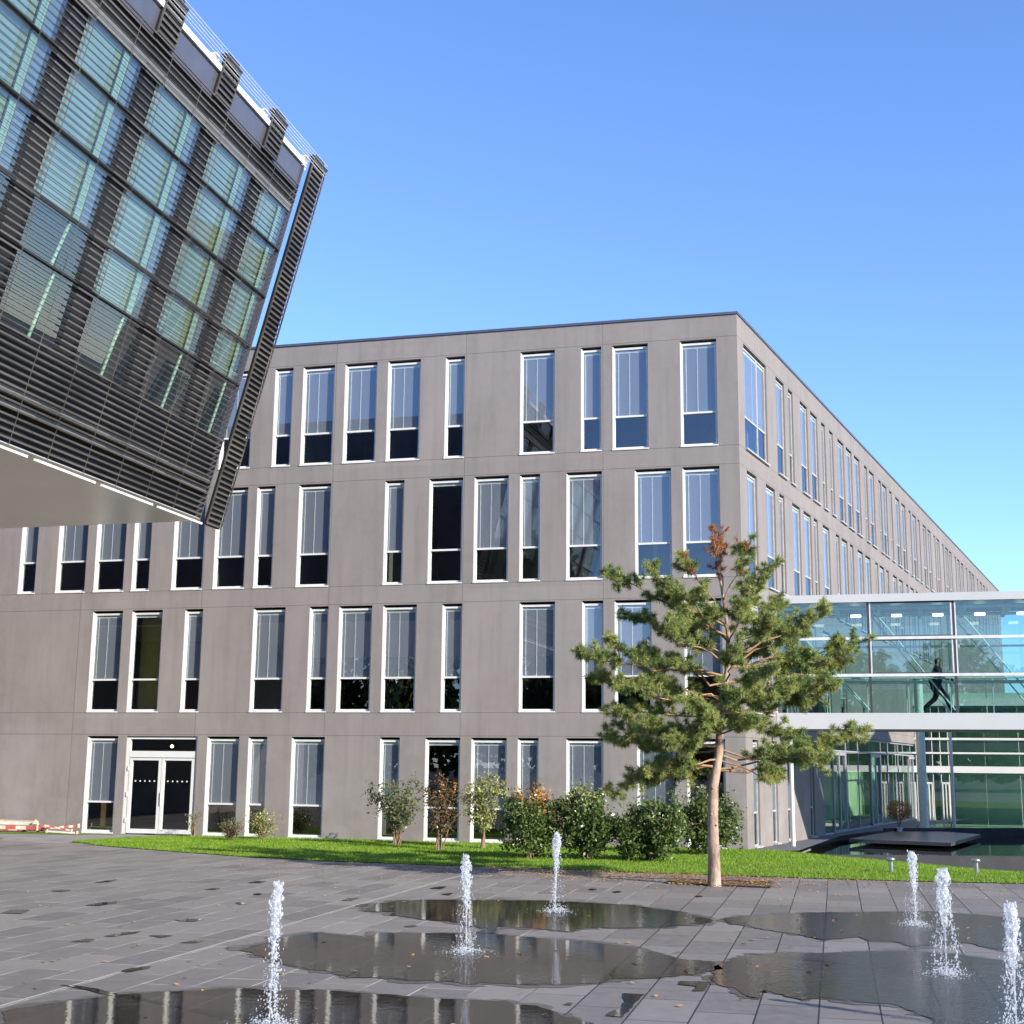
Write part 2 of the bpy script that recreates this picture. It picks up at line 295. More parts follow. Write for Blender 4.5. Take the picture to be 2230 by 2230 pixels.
LE=[(-40,42),(-20,40.2),(-16,39.9),(-12.3,38.9),(-12.0,39.03),(-11.4,38.2),(-10.8,37.46),(-8.98,35.91),(-6.57,34.0),(-4.18,32.6),(-1.92,31.8),(.48,31.1),(2.19,30.35),(3.84,29.8),(5.44,29.28),(6.98,28.8),(8.51,28.47),(10.37,28.18),(14,27.4),(20,26.4),(40,23),(60,20)]
LEx=np.array([p[0] for p in LE]);LEy=np.array([p[1] for p in LE])
def ley(x): return float(np.interp(x,LEx,LEy))
pl=flat('plaza',[(-60,-45),(60,-45),(60,20),(40,23),(20,26.4),(14,27.4),(10.37,28.2),(8.51,28.5),(7.0,28.85),(7.0,39),(7,60),(-60,60)],0,M['pavers']); tag(pl,kind='structure')
pa=flat('path',[(-60,39.7),(-16,39.7),(-14.3,39.3),(-12.25,38.25),(-11.85,40.2),(-11.1,41.95),(-9.2,43.3),(-9.2,46),(-60,58)],.004,M['path']); tag(pa,kind='structure')
TH=0.25838722589136476; D0=40.45623092234551
def Apt(u,z=0): return Vector((u*math.cos(TH),D0-u*math.sin(TH),z))
THB=0.4458195341140423
CORN=Apt(6.861404185995699); EB=Vector((math.sin(THB),math.cos(THB),0)); NB=Vector((math.cos(THB),-math.sin(THB),0))
EA=Vector((math.cos(TH),-math.sin(TH),0)); NA=Vector((-math.sin(TH),-math.cos(TH),0))
def Bpt(v,z=0): return CORN+EB*v+Vector((0,0,z))
def afoot(x): return D0-math.tan(TH)*x
def sstep(t): t=min(1,max(0,t)); return t*t*(3-2*t)
def lawn_z(x,y):
    d=min(1.35,max(0,(x-7.3)/7.2)); return .016-.58*d*sstep((y-29.5)/8.5)+.02*noise.noise(Vector((x*.4,y*.4,0)))*sstep((y-ley(x))/2)
def lawn_top(x):
    if x<-9.3: return float(np.interp(x,[-12.3,-11.85,-11.1,-9.3],[38.9,40.2,41.9,43.2]))
    if x<6.9: return afoot(x)+.15
    return float(np.interp(x,[6.9,7.6,8.2,60],[38.5,38.72,38.64,38.9]))
t=NT('lawn_soil'); v=t.coord(); c=t.mix(t.mapr(t.noise(v,1.1,5),.3,.7,0,1),(.07,.14,.012),(.15,.22,.02)); c=t.mix(t.mapr(t.noise(v,7,4),.5,.8,0,.7),c,(.2,.2,.04))
M['lawn']=t.fin(t.bsdf(c,.9,0,.2,t.bump(t.noise(v,60,3),.6,.03)))
mb=MB(); xs=np.concatenate([np.linspace(-12.2,8,70),np.linspace(8.4,60,60)]); ny=26
for i,x in enumerate(xs):
    y0,y1=ley(x),lawn_top(x)
    for j in range(ny):
        y=y0+(y1-y0)*j/(ny-1); mb.v.append((x,y,lawn_z(x,y)))
for i in range(len(xs)-1):
    for j in range(ny-1):
        a=i*ny+j; mb.f.append((a,a+ny,a+ny+1,a+1)); mb.m.append(0); mb.sm.append(True)
lw=mb.build('lawn',M['lawn']); tag(lw,kind='structure')
lp=MB(); lp.poly([(-24,47.3),(-24,46.2),(-16.19,44.38),(-12.51,44.15),(-12.3,43.8)][:0] or [(-24,46.9),(-24,44.6),(-15.9,43.3),(-13.8,43.1),(-12.4,43.5),(-12.4,43.78)],.012); lp.poly([(-24,42.6),(-24,40.2),(-15.6,40.0),(-14.6,40.35),(-15.3,41.7)],.012)
tag(lp.build('lawn',M['lawn']),kind='structure')
# grass blades
rng=np.random.default_rng(5)
def grass():
    N=170000; xs=rng.uniform(-12.2,16,N*2); keep=[];
    y0=np.interp(xs,LEx,LEy); y1=np.array([lawn_top(x) for x in xs]); f=rng.uniform(0,1,len(xs))
    ys=y0+(y1-y0)*f
    zs=np.array([lawn_z(x,y) for x,y in zip(xs[:N],ys[:N])]); xs=xs[:N]; ys=ys[:N]
    ys=ys-np.where(f[:N]<.01,.04,0)
    ex=[]
    h=rng.uniform(.025,.06,N); a=rng.uniform(0,2*np.pi,N); w=rng.uniform(.004,.009,N); lx=rng.normal(0,.018,N); ly=rng.normal(0,.018,N)
    V=np.zeros((N,3,3)); V[:,0]=np.stack([xs-np.cos(a)*w,ys-np.sin(a)*w,zs-.004],1); V[:,1]=np.stack([xs+np.cos(a)*w,ys+np.sin(a)*w,zs-.004],1); V[:,2]=np.stack([xs+lx,ys+ly,zs+h],1)
    o=tri_mesh('grass',V.reshape(-1,3),np.arange(N*3).reshape(-1,3),M['grass']); tag(o,'short bright green grass growing over the lawn before the grey wall','grass',kind='stuff')
M['grass']=m_leaf('grass_blades',(.15,.29,.014),(.25,.36,.03),(.12,.23,.014),.35,1.2)
grass()
# puddles
def puddle(name,pts,label,group,seed,wetw=.0,amp=.04,step=.1):
    if len(pts)>10:
        c_=Vector((sum(p[0] for p in pts)/len(pts),sum(p[1] for p in pts)/len(pts))); sx=max(p[0] for p in pts)-c_.x; sy=max(p[1] for p in pts)-c_.y
        big=[(c_.x+(p[0]-c_.x)*(1+.10/sx),c_.y+(p[1]-c_.y)*(1+.16/sy)) for p in pts]
        wo_=flat('wet_rim',edge_noise(big,.06,.07,seed+50),.005,M['wet']); wo_['kind']='structure'
    q=edge_noise(pts,step,amp,seed); o=flat(name,q,.009,M['puddle']); tag(o,label,'puddle',group); return o
G='wide puddles round the water jets'
puddle('puddle',PUD['p1'],'long brown wet puddle farthest back under the jet nearest the lawn shrubs',G,1)
puddle('puddle',PUD['p2'],'broad dark puddle in the middle of the plaza under the second jet from the left',G,2)
puddle('puddle',PUD['p3'],'dark puddle with floating leaves at the bottom left edge under the leftmost jet',G,3)
puddle('puddle',PUD['p4'],'bluish puddle behind the two right jets reaching off to the right',G,4)
puddle('puddle',PUD['p5'],'large blue puddle reflecting the sky under the thick jet at lower right',G,5)
puddle('puddle',PUD['p6'],'small curved triangular puddle on dry pavers at the bottom centre',G,6,amp=.02)
puddle('puddle',PUD['p7'],'small pointed puddle just left of the large blue puddle',G,7,amp=.02)
puddle('puddle',PUD['p8'],'thin crescent puddle above the bottom left puddle',G,8,amp=.01)
ORD='first second third fourth fifth sixth seventh eighth ninth tenth eleventh twelfth thirteenth fourteenth fifteenth'.split()
def chip_label(c_):
    cen=lambda q:(sum(p[0] for p in q)/len(q),sum(p[1] for p in q)/len(q))
    x,y=cen(c_); reg=lambda x_,y_:'left of the leftmost jet' if x_/y_<-.155 else ('before the left lawn' if x_/y_<.02 else 'right of centre')
    same=sorted([cen(q)[1] for q in PUD['chips'] if reg(*cen(q))==reg(x,y)]); k=same.index(y); L=max(p[0] for p in c_)-min(p[0] for p in c_)
    return '%s dark wet spot %s, %s nearest the camera'%('long' if L>.25 else 'short',reg(x,y),ORD[k])
for i,c_ in enumerate(PUD['chips']):
    puddle('puddle',c_,chip_label(c_),'small wet spots on the pavers',20+i,amp=.01,step=.05)
# pond
t=NT('pond_water'); v=t.coord(); nb=t.bump(t.noise(t.scale(v,1,1,1),3.5,3),.06,.02); M['pond']=t.fin(t.bsdf((.012,.014,.012),.02,0,.5,nb,IOR=1.33))
M['pondwall']=simple('pond_wall_steel',(.035,.035,.04),.55,.3,.4,.2,2)
M['terrace']=simple('terrace_stone',(.10,.10,.105),.7,0,.4,.15,2,.2)
tag(flat('pond_water',[(7.9,38.75),(60,39.2),(60,60),(19.5,54),(17.5,57),(14.8,53.5),(11.2,47.6)],-.17,M['pond']),kind='structure')
M['wetm']=M['wet']
tag(flat('terrace',[(6.4,38.6),(7.75,38.6),(8.05,38.75),(11.35,47.6),(15,53.8),(17.8,58),(22,66),(13,56),(6.2,41)],.002,M['terrace']),kind='structure')
mb=MB(); mb.prism([(7.5,38.58),(60,39.05),(60,39.2),(7.6,38.74)],-1.0,-.09); 
mb.prism([(13.6,50.6),(60,61),(60,61.3),(13.7,50.9)],-.4,.14)
o=mb.build('pond_wall',M['pondwall']); tag(o,'low dark steel wall holding the pond behind the lawn','pond wall')
mb=MB(); mb.prism([(10.95,44.9),(13.7,43.2),(16.6,49.0),(15.2,52.6),(13.9,50.6)],-.08,.03)
M['deck']=simple('deck_slate',(.045,.048,.065),.35,0,.5,.2,3)
o=mb.build('deck',M['deck']); tag(o,'flat dark slate deck floating over the pond below the glass bridge','deck')
# tree pit, drain
mb=MB(); P=[(3.07,27.42),(3.36,28.38),(5.27,27.83),(4.95,26.62)]
mb.prism(P,.002,.012,0)
for i in range(4):
    a=Vector((*P[i],0)); b=Vector((*P[(i+1)%4],0)); d=(b-a).normalized(); n=Vector((-d.y,d.x,0))*.02
    mb.prism([tuple((a-n)[:2]),tuple((b-n)[:2]),tuple((b+n)[:2]),tuple((a+n)[:2])],.0,.028,1)
M['mulch']=simple('bark_mulch',(.12,.075,.04),.95,0,.2,.5,12,.8)
o=mb.build('tree_pit',[M['mulch'],M['steel']]); tag(o,'square mulch tree pit with a dark steel rim around the pine trunk','tree pit')
mb=MB(); dl=[(-1.03,30.62),(1.25,29.85),(3.3,28.38)]
dl=[(-1.1,30.95),(1.2,29.6),(3.33,28.4)]
for a,b in zip(dl[:-1],dl[1:]):
    d=(Vector(b)-Vector(a)).normalized(); n=Vector((-d.y,d.x))*.022; mb.prism([tuple(Vector(a)-n),tuple(Vector(b)-n),tuple(Vector(b)+n),tuple(Vector(a)+n)],.002,.008)
o=mb.build('drain_slot',M['steel']); tag(o,'thin dark drain slot running in the paving from the tree pit along the lawn','drain')
# fallen leaves
def leaves():
    N=5200; P=[]
    while len(P)<N:
        r=random.random()
        if r<.62:
            x=random.gauss(2.2,2.6); y=ley(x)-abs(random.gauss(0,1.25))-.03
        elif r<.72:
            x=random.uniform(3.1,5.2); y=random.uniform(26.7,28.3)
        elif r<.86:
            x=random.uniform(-7,11); y=ley(x)-abs(random.gauss(0,3.5))
        elif r<.965:
            x=random.uniform(-12,12); y=random.uniform(ley(x),ley(x)+3)
        else:
            y=random.uniform(12,27); x=random.uniform(-.4*y,.25*y)
        P.append((x,y))
    V=[];F=[]
    for i,(x,y) in enumerate(P):
        s=random.uniform(.02,.045)*(.8 if y>20 else 1.15); a=random.uniform(0,6.28); z=.014 if y<ley(x) else lawn_z(x,y)+.045
        if y<ley(x) and 3<x<5.3 and y>26.4: z=.022
        u=Vector((math.cos(a),math.sin(a),random.uniform(-.35,.35)))*s; w=Vector((-math.sin(a),math.cos(a),random.uniform(-.3,.3)))*s*.6
        c_=Vector((x,y,z+.004)); k=len(V); V+=[c_-u,c_+w*1.1,c_+u*1.1,c_-w]; F.append((k,k+1,k+2,k+3))
    V=[(v[0],v[1],max(v[2],.011) if v[1]<ley(v[0]) else v[2]) for v in V]
    o=tri_mesh('fallen_leaves',V,F,M['dry']); tag(o,'scattered orange and yellow autumn leaves lying on the paving and around the tree pit','fallen leaves',kind='stuff')
M['dry']=m_leaf('dry_leaves',(.42,.19,.05),(.55,.33,.1),(.3,.16,.06),.15,1.5)
random.seed(3); leaves()
# ------------------------------------------------------------ main building
BLD=empty('office_building',CORN); tag(BLD,'long grey-brown concrete building with rows of tall narrow white framed windows','building')
def frame_mat(origin,ang):  # local X along facade, Y inward
    return Matrix.Translation(Vector(origin)-CORN)@Matrix.Rotation(ang,4,'Z')
MA=frame_mat(Apt(0),-TH); MBm=frame_mat(CORN,math.pi/2-THB)
HT=15.55
def wall_holes(u0,u1,holes,mat,name,mw,depth=.19):
    us=sorted({u0,u1}|{h[0] for h in holes}|{h[1] for h in holes}); zs=sorted({-.6,HT}|{h[2] for h in holes}|{h[3] for h in holes})
    mb=MB(); idx={}
    def vi(i,j):
        if (i,j) not in idx: idx[(i,j)]=len(mb.v); mb.v.append((us[i],0,zs[j]))
        return idx[(i,j)]
    for i in range(len(us)-1):
        cu=(us[i]+us[i+1])/2; hs=[h for h in holes if h[0]<cu<h[1]]
        j=0
        for j in range(len(zs)-1):
            cz=(zs[j]+zs[j+1])/2
            if any(h[2]<cz<h[3] for h in hs): continue
            mb.f.append((vi(i,j),vi(i+1,j),vi(i+1,j+1),vi(i,j+1))); mb.m.append(0); mb.sm.append(False)
    for a,b,c_,d_ in holes:
        mb.quad((a,0,c_),(a,depth,c_),(a,depth,d_),(a,0,d_)); mb.quad((b,0,d_),(b,depth,d_),(b,depth,c_),(b,0,c_))
        mb.quad((a,0,d_),(a,depth,d_),(b,depth,d_),(b,0,d_)); mb.quad((b,0,c_),(b,depth,c_),(a,depth,c_),(a,0,c_))
    return mb.build(name,mat,BLD,mw)
WW,WN=1.0895,.632
ZB={1:(.05,3.04),2:(3.815,7.045),3:(7.69,10.945),4:(11.587,14.83)}
A_u={4:[(-9.85,'w'),(-7.989,'n'),(-7.011,'w'),(-5.564,'w'),(-4.111,'w'),(-2.2,'n'),(.22,'w'),(2.128,'n'),(3.099,'w'),(5.155,'w')],
3:[(-16.937,'n'),(-15.528,'w'),(-14.119,'w'),(-12.742,'n'),(-11.309,'w'),(-9.847,'w'),(-8.441,'n'),(-6.993,'w'),(-4.101,'n'),(-2.654,'wo'),(-1.202,'w'),(.238,'n'),(1.682,'w'),(3.759,'w'),(5.181,'w')],
2:[(-14.063,'w'),(-12.638,'wo'),(-10.758,'n'),(-8.382,'w'),(-6.484,'n'),(-5.501,'w'),(-4.059,'w'),(-2.156,'n'),(.261,'w'),(2.165,'n'),(3.136,'w'),(5.17,'w')],
1:[(-13.954,'w'),(-9.756,'w'),(-8.36,'n'),(-6.916,'w'),(-4.043,'n'),(-2.607,'wo'),(-1.178,'w'),(.24,'n'),(1.697,'w'),(3.77,'w'),(5.2,'wo')]}
B_v={4:[(.66,'d'),(4.45,'w'),(6.07,'n'),(7.72,'w'),(9.25,'w'),(10.98,'n'),(12.31,'n'),(13.78,'w'),(15.3,'w'),(16.87,'w'),(18.9,'n'),(19.97,'w'),(22.08,'n'),(22.95,'w'),(24.72,'n'),(26.25,'w'),(27.85,'w'),(29.9,'n'),(31.0,'w'),(32.63,'n'),(34.2,'w'),(35.8,'w'),(37.88,'n'),(38.91,'w'),(40.96,'n'),(42.24,'w'),(43.7,'w'),(46.0,'n'),(47.2,'w'),(48.8,'w'),(51.1,'n'),(52.6,'w'),(54.0,'w'),(56.6,'n'),(58.2,'w'),(60,'w'),(62,'n'),(64,'w'),(66,'w'),(68,'n')],
3:[(.75,'w'),(2.91,'w'),(4.55,'n'),(6.22,'w'),(7.81,'w'),(9.3,'n'),(10.71,'w'),(12.88,'n'),(13.89,'w'),(15.45,'n'),(16.9,'w'),(18.47,'w'),(20.6,'n'),(21.55,'w'),(23.1,'n'),(24.75,'w'),(26.3,'w'),(28.25,'n'),(29.4,'w'),(31,'n'),(32.5,'w'),(34,'w'),(36,'n'),(38,'w')],
2:[(.75,'w'),(2.4,'n'),(4.2,'w'),(6.4,'w'),(8.5,'n'),(10.2,'w'),(12.8,'w')],
1:[(.72,'n'),(2.78,'n'),(4.6,'n'),(7.55,'n')]}
def holes(T): 
    out=[]
    for r,l in T.items():
        for u,k in l:
            w_={'w':WW,'n':WN,'d':2.6}[k[0]]; out.append((round(u,3),round(u+w_,3),*ZB[r]))
    return out
hA=holes(A_u)+[(-12.56,-10.09,.0,3.04)]
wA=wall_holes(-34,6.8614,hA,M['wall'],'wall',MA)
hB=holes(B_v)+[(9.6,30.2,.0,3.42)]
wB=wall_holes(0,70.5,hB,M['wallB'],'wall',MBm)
# roof slab, back walls, coping
Q=[Apt(-34),CORN,Bpt(70.5),Bpt(70.5)-NB*14,Apt(-34)-NA*14]
mb=MB(); mb.prism([tuple((q-CORN)[:2]) for q in [Apt(-34)-NA*.02,CORN-NA*.02-NB*.02,Bpt(70.5)-NB*.02,Bpt(70.5)-NB*14,Bpt(14)-NB*14,Apt(-8)-NA*14,Apt(-34)-NA*14]],HT-.35,HT-.05)
mb.build('roof',M['coping'],BLD)
mb=MB()
def strip(P0,P1,n,z0,z1,out=.035,inn=.3,e0=0,e1=0):
    d=(P1-P0).normalized(); a=P0-d*e0+n*out; b=P1+d*e1+n*out; c_=P1+d*e1-n*inn; d2=P0-d*e0-n*inn
    mb.prism([tuple((q-CORN)[:2]) for q in (a,b,c_,d2)],z0,z1)
strip(Apt(-34),CORN,NA,HT,HT+.075,e1=.0); strip(CORN,Bpt(70.5),NB,HT+.002,HT+.077,e0=.03)
mb.build('coping',M['coping'],BLD)
# interiors
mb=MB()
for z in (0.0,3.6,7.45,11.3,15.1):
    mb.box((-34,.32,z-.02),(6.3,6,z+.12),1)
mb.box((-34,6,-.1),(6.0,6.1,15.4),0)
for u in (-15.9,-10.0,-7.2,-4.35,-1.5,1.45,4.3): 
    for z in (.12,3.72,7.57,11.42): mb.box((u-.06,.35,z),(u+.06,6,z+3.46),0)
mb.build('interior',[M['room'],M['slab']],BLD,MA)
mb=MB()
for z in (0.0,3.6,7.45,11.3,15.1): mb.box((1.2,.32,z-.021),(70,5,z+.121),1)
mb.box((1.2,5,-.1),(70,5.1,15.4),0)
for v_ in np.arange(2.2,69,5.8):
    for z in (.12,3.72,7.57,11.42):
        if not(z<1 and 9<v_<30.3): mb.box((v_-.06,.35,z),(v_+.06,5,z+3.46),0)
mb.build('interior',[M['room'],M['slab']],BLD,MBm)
# window prototypes (meshes)
def win_meshes(Wd,H,blind_down=True,double=False,deep=False):
    tz=H*.305; fr=.068; y0=.085; y1=.17
    if deep: y0=.115; fr=.05
    g=MB(); g.quad((fr,.135,fr),(Wd-fr,.135,fr),(Wd-fr,.135,tz),(fr,.135,tz)); g.quad((fr,.132,tz+.05),(Wd-fr,.132,tz+.05),(Wd-fr,.132,H-fr-.06),(fr,.132,H-fr-.06))
    f=MB(); top=H-.07
    f.box((0.001,y0,0.001),(fr,y1,top)); f.box((Wd-fr,y0,0.001),(Wd-.001,y1,top)); f.box((fr,y0,top-fr),(Wd-fr,y1,top)); f.box((fr,y0,.001),(Wd-fr,y1,fr))
    f.box((fr,y0-.004,tz),(Wd-fr,y1,tz+.055))
    if double: f.box((Wd*.62,y0-.002,fr),(Wd*.62+.06,y1-.01,top-fr)); 
    f.box((-.01,-.022,-.035),(Wd+.01,.05,.004))           # outer sill
    if not deep: f.box((0.001,-.003,.004),(.035,.085,H-.05))
    f.box((.035,.06,.004),(Wd-.002,.085,.02))  # metal jamb lining
    b=MB(); bw=(fr+.01,Wd-fr-.01)
    b.box((bw[0],.145,top-fr-.09),(bw[1],.20,top-fr-.015),1)
    if blind_down:
        z1=top-fr-.09; z0=tz+.045; n=30
        b.quad((bw[0],.152,z0),(bw[1],.152,z0),(bw[1],.152,z1),(bw[0],.152,z1),0)
        for xx in ((.14,.45) if Wd>.9 else (.17,)): b.box((Wd*xx,.142,z0),(Wd*xx+.024,.148,z1),1)
        b.box((bw[0],.15,z0-.02),(bw[1],.18,z0),1)
    if deep:
        for q in (g,f,b): q.v=[(a_,b_-.055,c_) for a_,b_,c_ in q.v]
    return g,f,b
protos={}; M['greyframe']=simple('grey_metal_frame',(.42,.41,.40),.4,.2)
count=[0]; overflow=[]
def place(mw,u,z,kind,row):
    W_={'w':WW,'n':WN,'d':2.6}[kind[0]]; H=ZB[row][1]-ZB[row][0]; key=(kind,round(H,2),mw is MBm)
    m=mw@Matrix.Translation((u,0,z))
    if key not in protos:
        g,f,b=win_meshes(W_,H,not kind.endswith('o'),kind=='d',mw is MBm); protos[key]=(g,f,b)
        o=g.build('window',M['glass'],BLD,m); fo=f.build('frame',M['greyframe'] if mw is MBm else M['white'],o); bo=b.build('blind',[M['blind'],M['cord']],o); protos[key+('o',)]=(o,fo,bo); count[0]+=1; return o
    o0,f0,b0=protos[key+('o',)]
    if count[0]>=99: overflow.append((m,protos[key])); return None
    o=o0.copy(); COL.objects.link(o); o.parent=BLD; o.matrix_local=m
    for c0 in (f0,b0): c1=c0.copy(); COL.objects.link(c1); c1.parent=o
    count[0]+=1; return o
order=[]
for r in (4,3,2,1):
    for u,k in A_u[r]: order.append((MA,u,r,k,0))
for r in (4,3,2,1):
    for u,k in B_v[r]: order.append((MBm,u,r,k,8+u))
order.sort(key=lambda t:t[4])
for mw,u,r,k,_ in order: place(mw,u,ZB[r][0],k,r)
if overflow:
    mb=MB(); 
    for m,(g,f,b) in overflow:
        for src,mi in ((g,0),(f,1)):
            mb.add([m@Vector(v) for v in src.v],src.f,mi)
        mb.add([m@Vector(v) for v in b.v],[q for q,mm in zip(b.f,b.m) if mm==0],2)
    o=mb.build('far_windows',[M['glass'],M['greyframe'],M['blind']],BLD); o['kind']='stuff'
# entrance door
d0,d1=-12.56,-10.09; mb=MB()
dw=d1-d0
mb.box((0,.05,0),(.11,.16,3.0)); mb.box((dw-.07,.05,0),(dw,.16,3.0)); mb.box((.11,.05,2.93),(dw-.07,.16,3.0)); mb.box((.11,.045,2.36),(dw-.07,.16,2.56))
door=mb.build('door_frame',M['white'],BLD,MA@Matrix.Translation((d0,0,.02)))
for x0,x1 in ((.13,1.24),(1.26,2.38)):
    mb=MB(); mb.box((x0,.04,.03),(x0+.09,.13,2.34)); mb.box((x1-.09,.04,.03),(x1,.13,2.34)); mb.box((x0+.09,.04,2.27),(x1-.09,.13,2.34)); mb.box((x0+.09,.04,.03),(x1-.09,.13,.16))
    if x0>1: mb.box((x0+.02,.0,.9),(x0+.05,.04,1.3))
    for hz in (.35,1.15,1.95):
        if x0<1: mb.box((x0-.05,.02,hz),(x0-.01,.06,hz+.14))
    lf=mb.build('door_leaf',M['white'],door)
    g=MB(); g.quad((x0+.09,.085,.16),(x1-.09,.085,.16),(x1-.09,.085,2.27),(x0+.09,.085,2.27))
    for q in range(5):
        cx_=x0+.22+q*.165; g.add([(cx_+.028*math.cos(a),.079,1.63+.028*math.sin(a)) for a in [i*math.pi/5 for i in range(10)]],[tuple(range(10))],1)
    g.build('door_glass',[M['glass'],M['white']],door)
g=MB(); g.quad((.11,.1,2.56),(dw-.07,.1,2.56),(dw-.07,.1,2.93),(.11,.1,2.93)); g.build('transom_glass',M['glass'],door)
# step in front of door
M['alu']=simple('frame_aluminium',(.34,.34,.37),.4,.3)  # lobby frames: shade under the bridge put into a darker grey
mb=MB(); T=2.86
mb.box((9.6,.08,3.34),(30.2,.14,3.42)); mb.box((9.6,.07,T),(30.2,.13,T+.05)); mb.box((9.6,.07,0.0),(30.2,.13,.05)); mb.box((9.6,.06,1.98),(30.2,.1,2.02)) if False else None
mul=[9.6,13.7,15.9,22.0,24.6,30.1]
for u in mul: mb.box((u,.075,.0),(u+.05,.115,3.4))
gz=mb.build('glazing_frame',M['alu'],BLD,MBm)
g=MB(); g.quad((9.6,.1,.03),(30.2,.1,.03),(30.2,.1,3.38),(9.6,.1,3.38)); g.build('glass_front',M['glassdark'],BLD,MBm)
for u0,u1 in ((11.35,13.5),(18.25,20.3),(27.2,29.6)):
    f=MB()
    for a in (u0,(u0+u1)/2-.03,u1-.07): f.box((a,.05,.02),(a+.10,.09,2.86))
    f.box((u0,.05,.02),(u1,.09,.1)); f.box((u0,.05,2.72),(u1,.09,2.84))
    f.build('glass_door',M['alu'],BLD,MBm)
f=MB(); f.tube([(9.35,-.06,3.4),(9.35,-.06,0)],.03); 
# concrete column piece seen between
# grey base plinth line
# ------------------------------------------------------------ far wing of the glazed building
GX=Vector((18.9,64.6,0)); MG=Matrix.Translation(GX)@Matrix.Rotation(-TH,4,'Z')
FW=empty('glass_wing',GX,-TH); tag(FW,'low glass fronted wing seen under the bridge at right with white frames','building')
mb=MB(); zz=[(3.62,3.72),(2.98,3.06),(2.12,2.42),(5.2,5.5),(-.45,-.35)]
for a,b in zz: mb.box((-1.4,-.02 if b-a>.2 else .02,a),(26,.12,b))
for i in range(9):
    u=-1.3+i*.36; mb.box((u,.07,-.4),(u+.03,.11,5.3))
for i in range(16): mb.box((3.2+i*1.5,.08,-.4),(3.22+i*1.5,.1,5.3))
mb.build('frame',M['white'],FW)
g=MB(); g.quad((-1.4,.08,-.4),(26,.08,-.4),(26,.08,5.4),(-1.4,.08,5.4)); g.build('glass_front',M['glassdark'],FW)
for u in (-.25,.5,1.25):
    f=MB()
    for a in (0,.14,.28): f.box((u+a,-.06,-.42),(u+a+.05,.02,1.66))
    f.box((u,-.06,1.6),(u+.33,.02,1.68)); f.build('glass_door',M['white'],FW)
mb=MB(); mb.box((-1.4,.1,5.4),(26,12,5.8)); mb.box((-1.4,7,-.4),(26,7.2,5.4)); mb.box((-1.4,.3,-.5),(26,7,-.42)); mb.build('shell',simple('pale_green_wall',(.42,.50,.42),.8,0,.3,.25,.4),FW)  # pale green puts a mirrored bright building into the shell colour

# unseen block added at the glass bridge's far end to shade the court below
OB=empty('office_block',(33.5,40,0)); tag(OB,'pale office block at the far right end of the glass bridge','building')
mb=MB(); mb.box((-4.5,-5,-.7),(8,6,11.8)); mb.build('wall',M['wall'],OB)
mb=MB(); mb.box((-4.7,-5.2,11.8),(8.2,6.2,12.1)); mb.build('roof',M['coping'],OB)
for z in (1.0,5.0,9.0):
    for y in np.arange(-4.2,5.2,1.5):
        if not(z==5.0 and -1<y<4): 
            mb=MB(); mb.box((-4.56,y,z),(-4.49,y+.9,z+2.2)); mb.build('window',M['black'],OB)

mb=MB(); mb.box((-13.62,.5,.15),(-13.45,.55,1.0)); mb.build('wood_panel',simple('orange_wood',(.55,.28,.07),.6),BLD,MA)
mb=MB(); mb.box((-12.6,.6,3.9),(-11.5,.64,7.0)); mb.box((-13.25,.6,.15),(-12.75,.64,3.0)); mb.build('curtain',simple('ochre_curtain',(.22,.17,.03),.8),BLD,MA)  # ochre sheets put the amber lighting of the rooms into colour
mb=MB(); mb.ball((-11.45,.9,2.74),.05,0,(1,1,1),1); mb.build('pendant_lamp',m_emit('bulb',(1,.75,.4),6),BLD,MA)

mb=MB(); 
for a,b,h in ((9.7,12.5,3.3),(14.5,17.2,2.4),(20.8,24.0,3.3),(26,29.5,2.6)): mb.box((a,2.6,.1),(b,2.7,h))
mb.build('lobby_panels',simple('lobby_wall',(.50,.52,.36),.8,0,.3,.2,.8),BLD,MBm)  # pale panels added behind the glass, painting in a bright building's reflection
mb=MB()
for a in (13.0,18.6,25.0): mb.tube([(a,1.3,.1),(a,1.3,3.4)],.16,16)
mb.build('lobby_columns',simple('lobby_column',(.55,.66,.58),.6),BLD,MBm)
# ------------------------------------------------------------ glass bridge
X0=Vector((8.15575546,41.88796289,0)); BR=empty('glass_bridge',X0,-TH); tag(BR,'enclosed glass footbridge with white floor band joining the concrete building at right','bridge')
L=24; DP=3.0
ln=M['white']; M['bandwhite']=simple('band_enamel',(.46,.46,.455),.4,0,.5,.03,1)
mb=MB(); mb.box((0,-.06,3.42),(L,DP+.06,3.9)); mb.build('floor_band',M['bandwhite'],BR)
mb=MB(); mb.box((-.05,-.12,7.24),(L,DP+.12,7.48)); mb.build('roof',M['bandwhite'],BR)
M['mull']=simple('aluminium',(.62,.61,.62),.4,.1); M['brown']=simple('bronze_profile',(.06,.05,.05),.5,.3); M['greensteel']=simple('pale_steel',(.62,.72,.66),.45)
posts=[0.0,2.80,5.27,7.74,10.21,12.68,15.15,17.62,20.1,22.5]
mb=MB()
for z in (6.10,4.985): mb.box((.04,-.07,z),(L,.03,z+.085))
for p in posts: mb.box((p-.035,-.04,3.9),(p+.035,.06,7.24),1 if p else 0); mb.box((p+.037,-.045,4.99),(p+.075,.02,7.24),0)
for i in (1,):
    a,b=posts[i]+.08,posts[i+1]-.04
    for z0,z1 in ((5.06,6.10),(6.175,7.24)):
        mb.box((a,-.055,z0),(b,-.03,z0+.04),1); mb.box((a,-.055,z1-.04),(b,-.03,z1),1); mb.box((b-.04,-.055,z0),(b,-.03,z1),0)
mb.build('front_frame',[M['mull'],M['brown']],BR)
mb=MB()
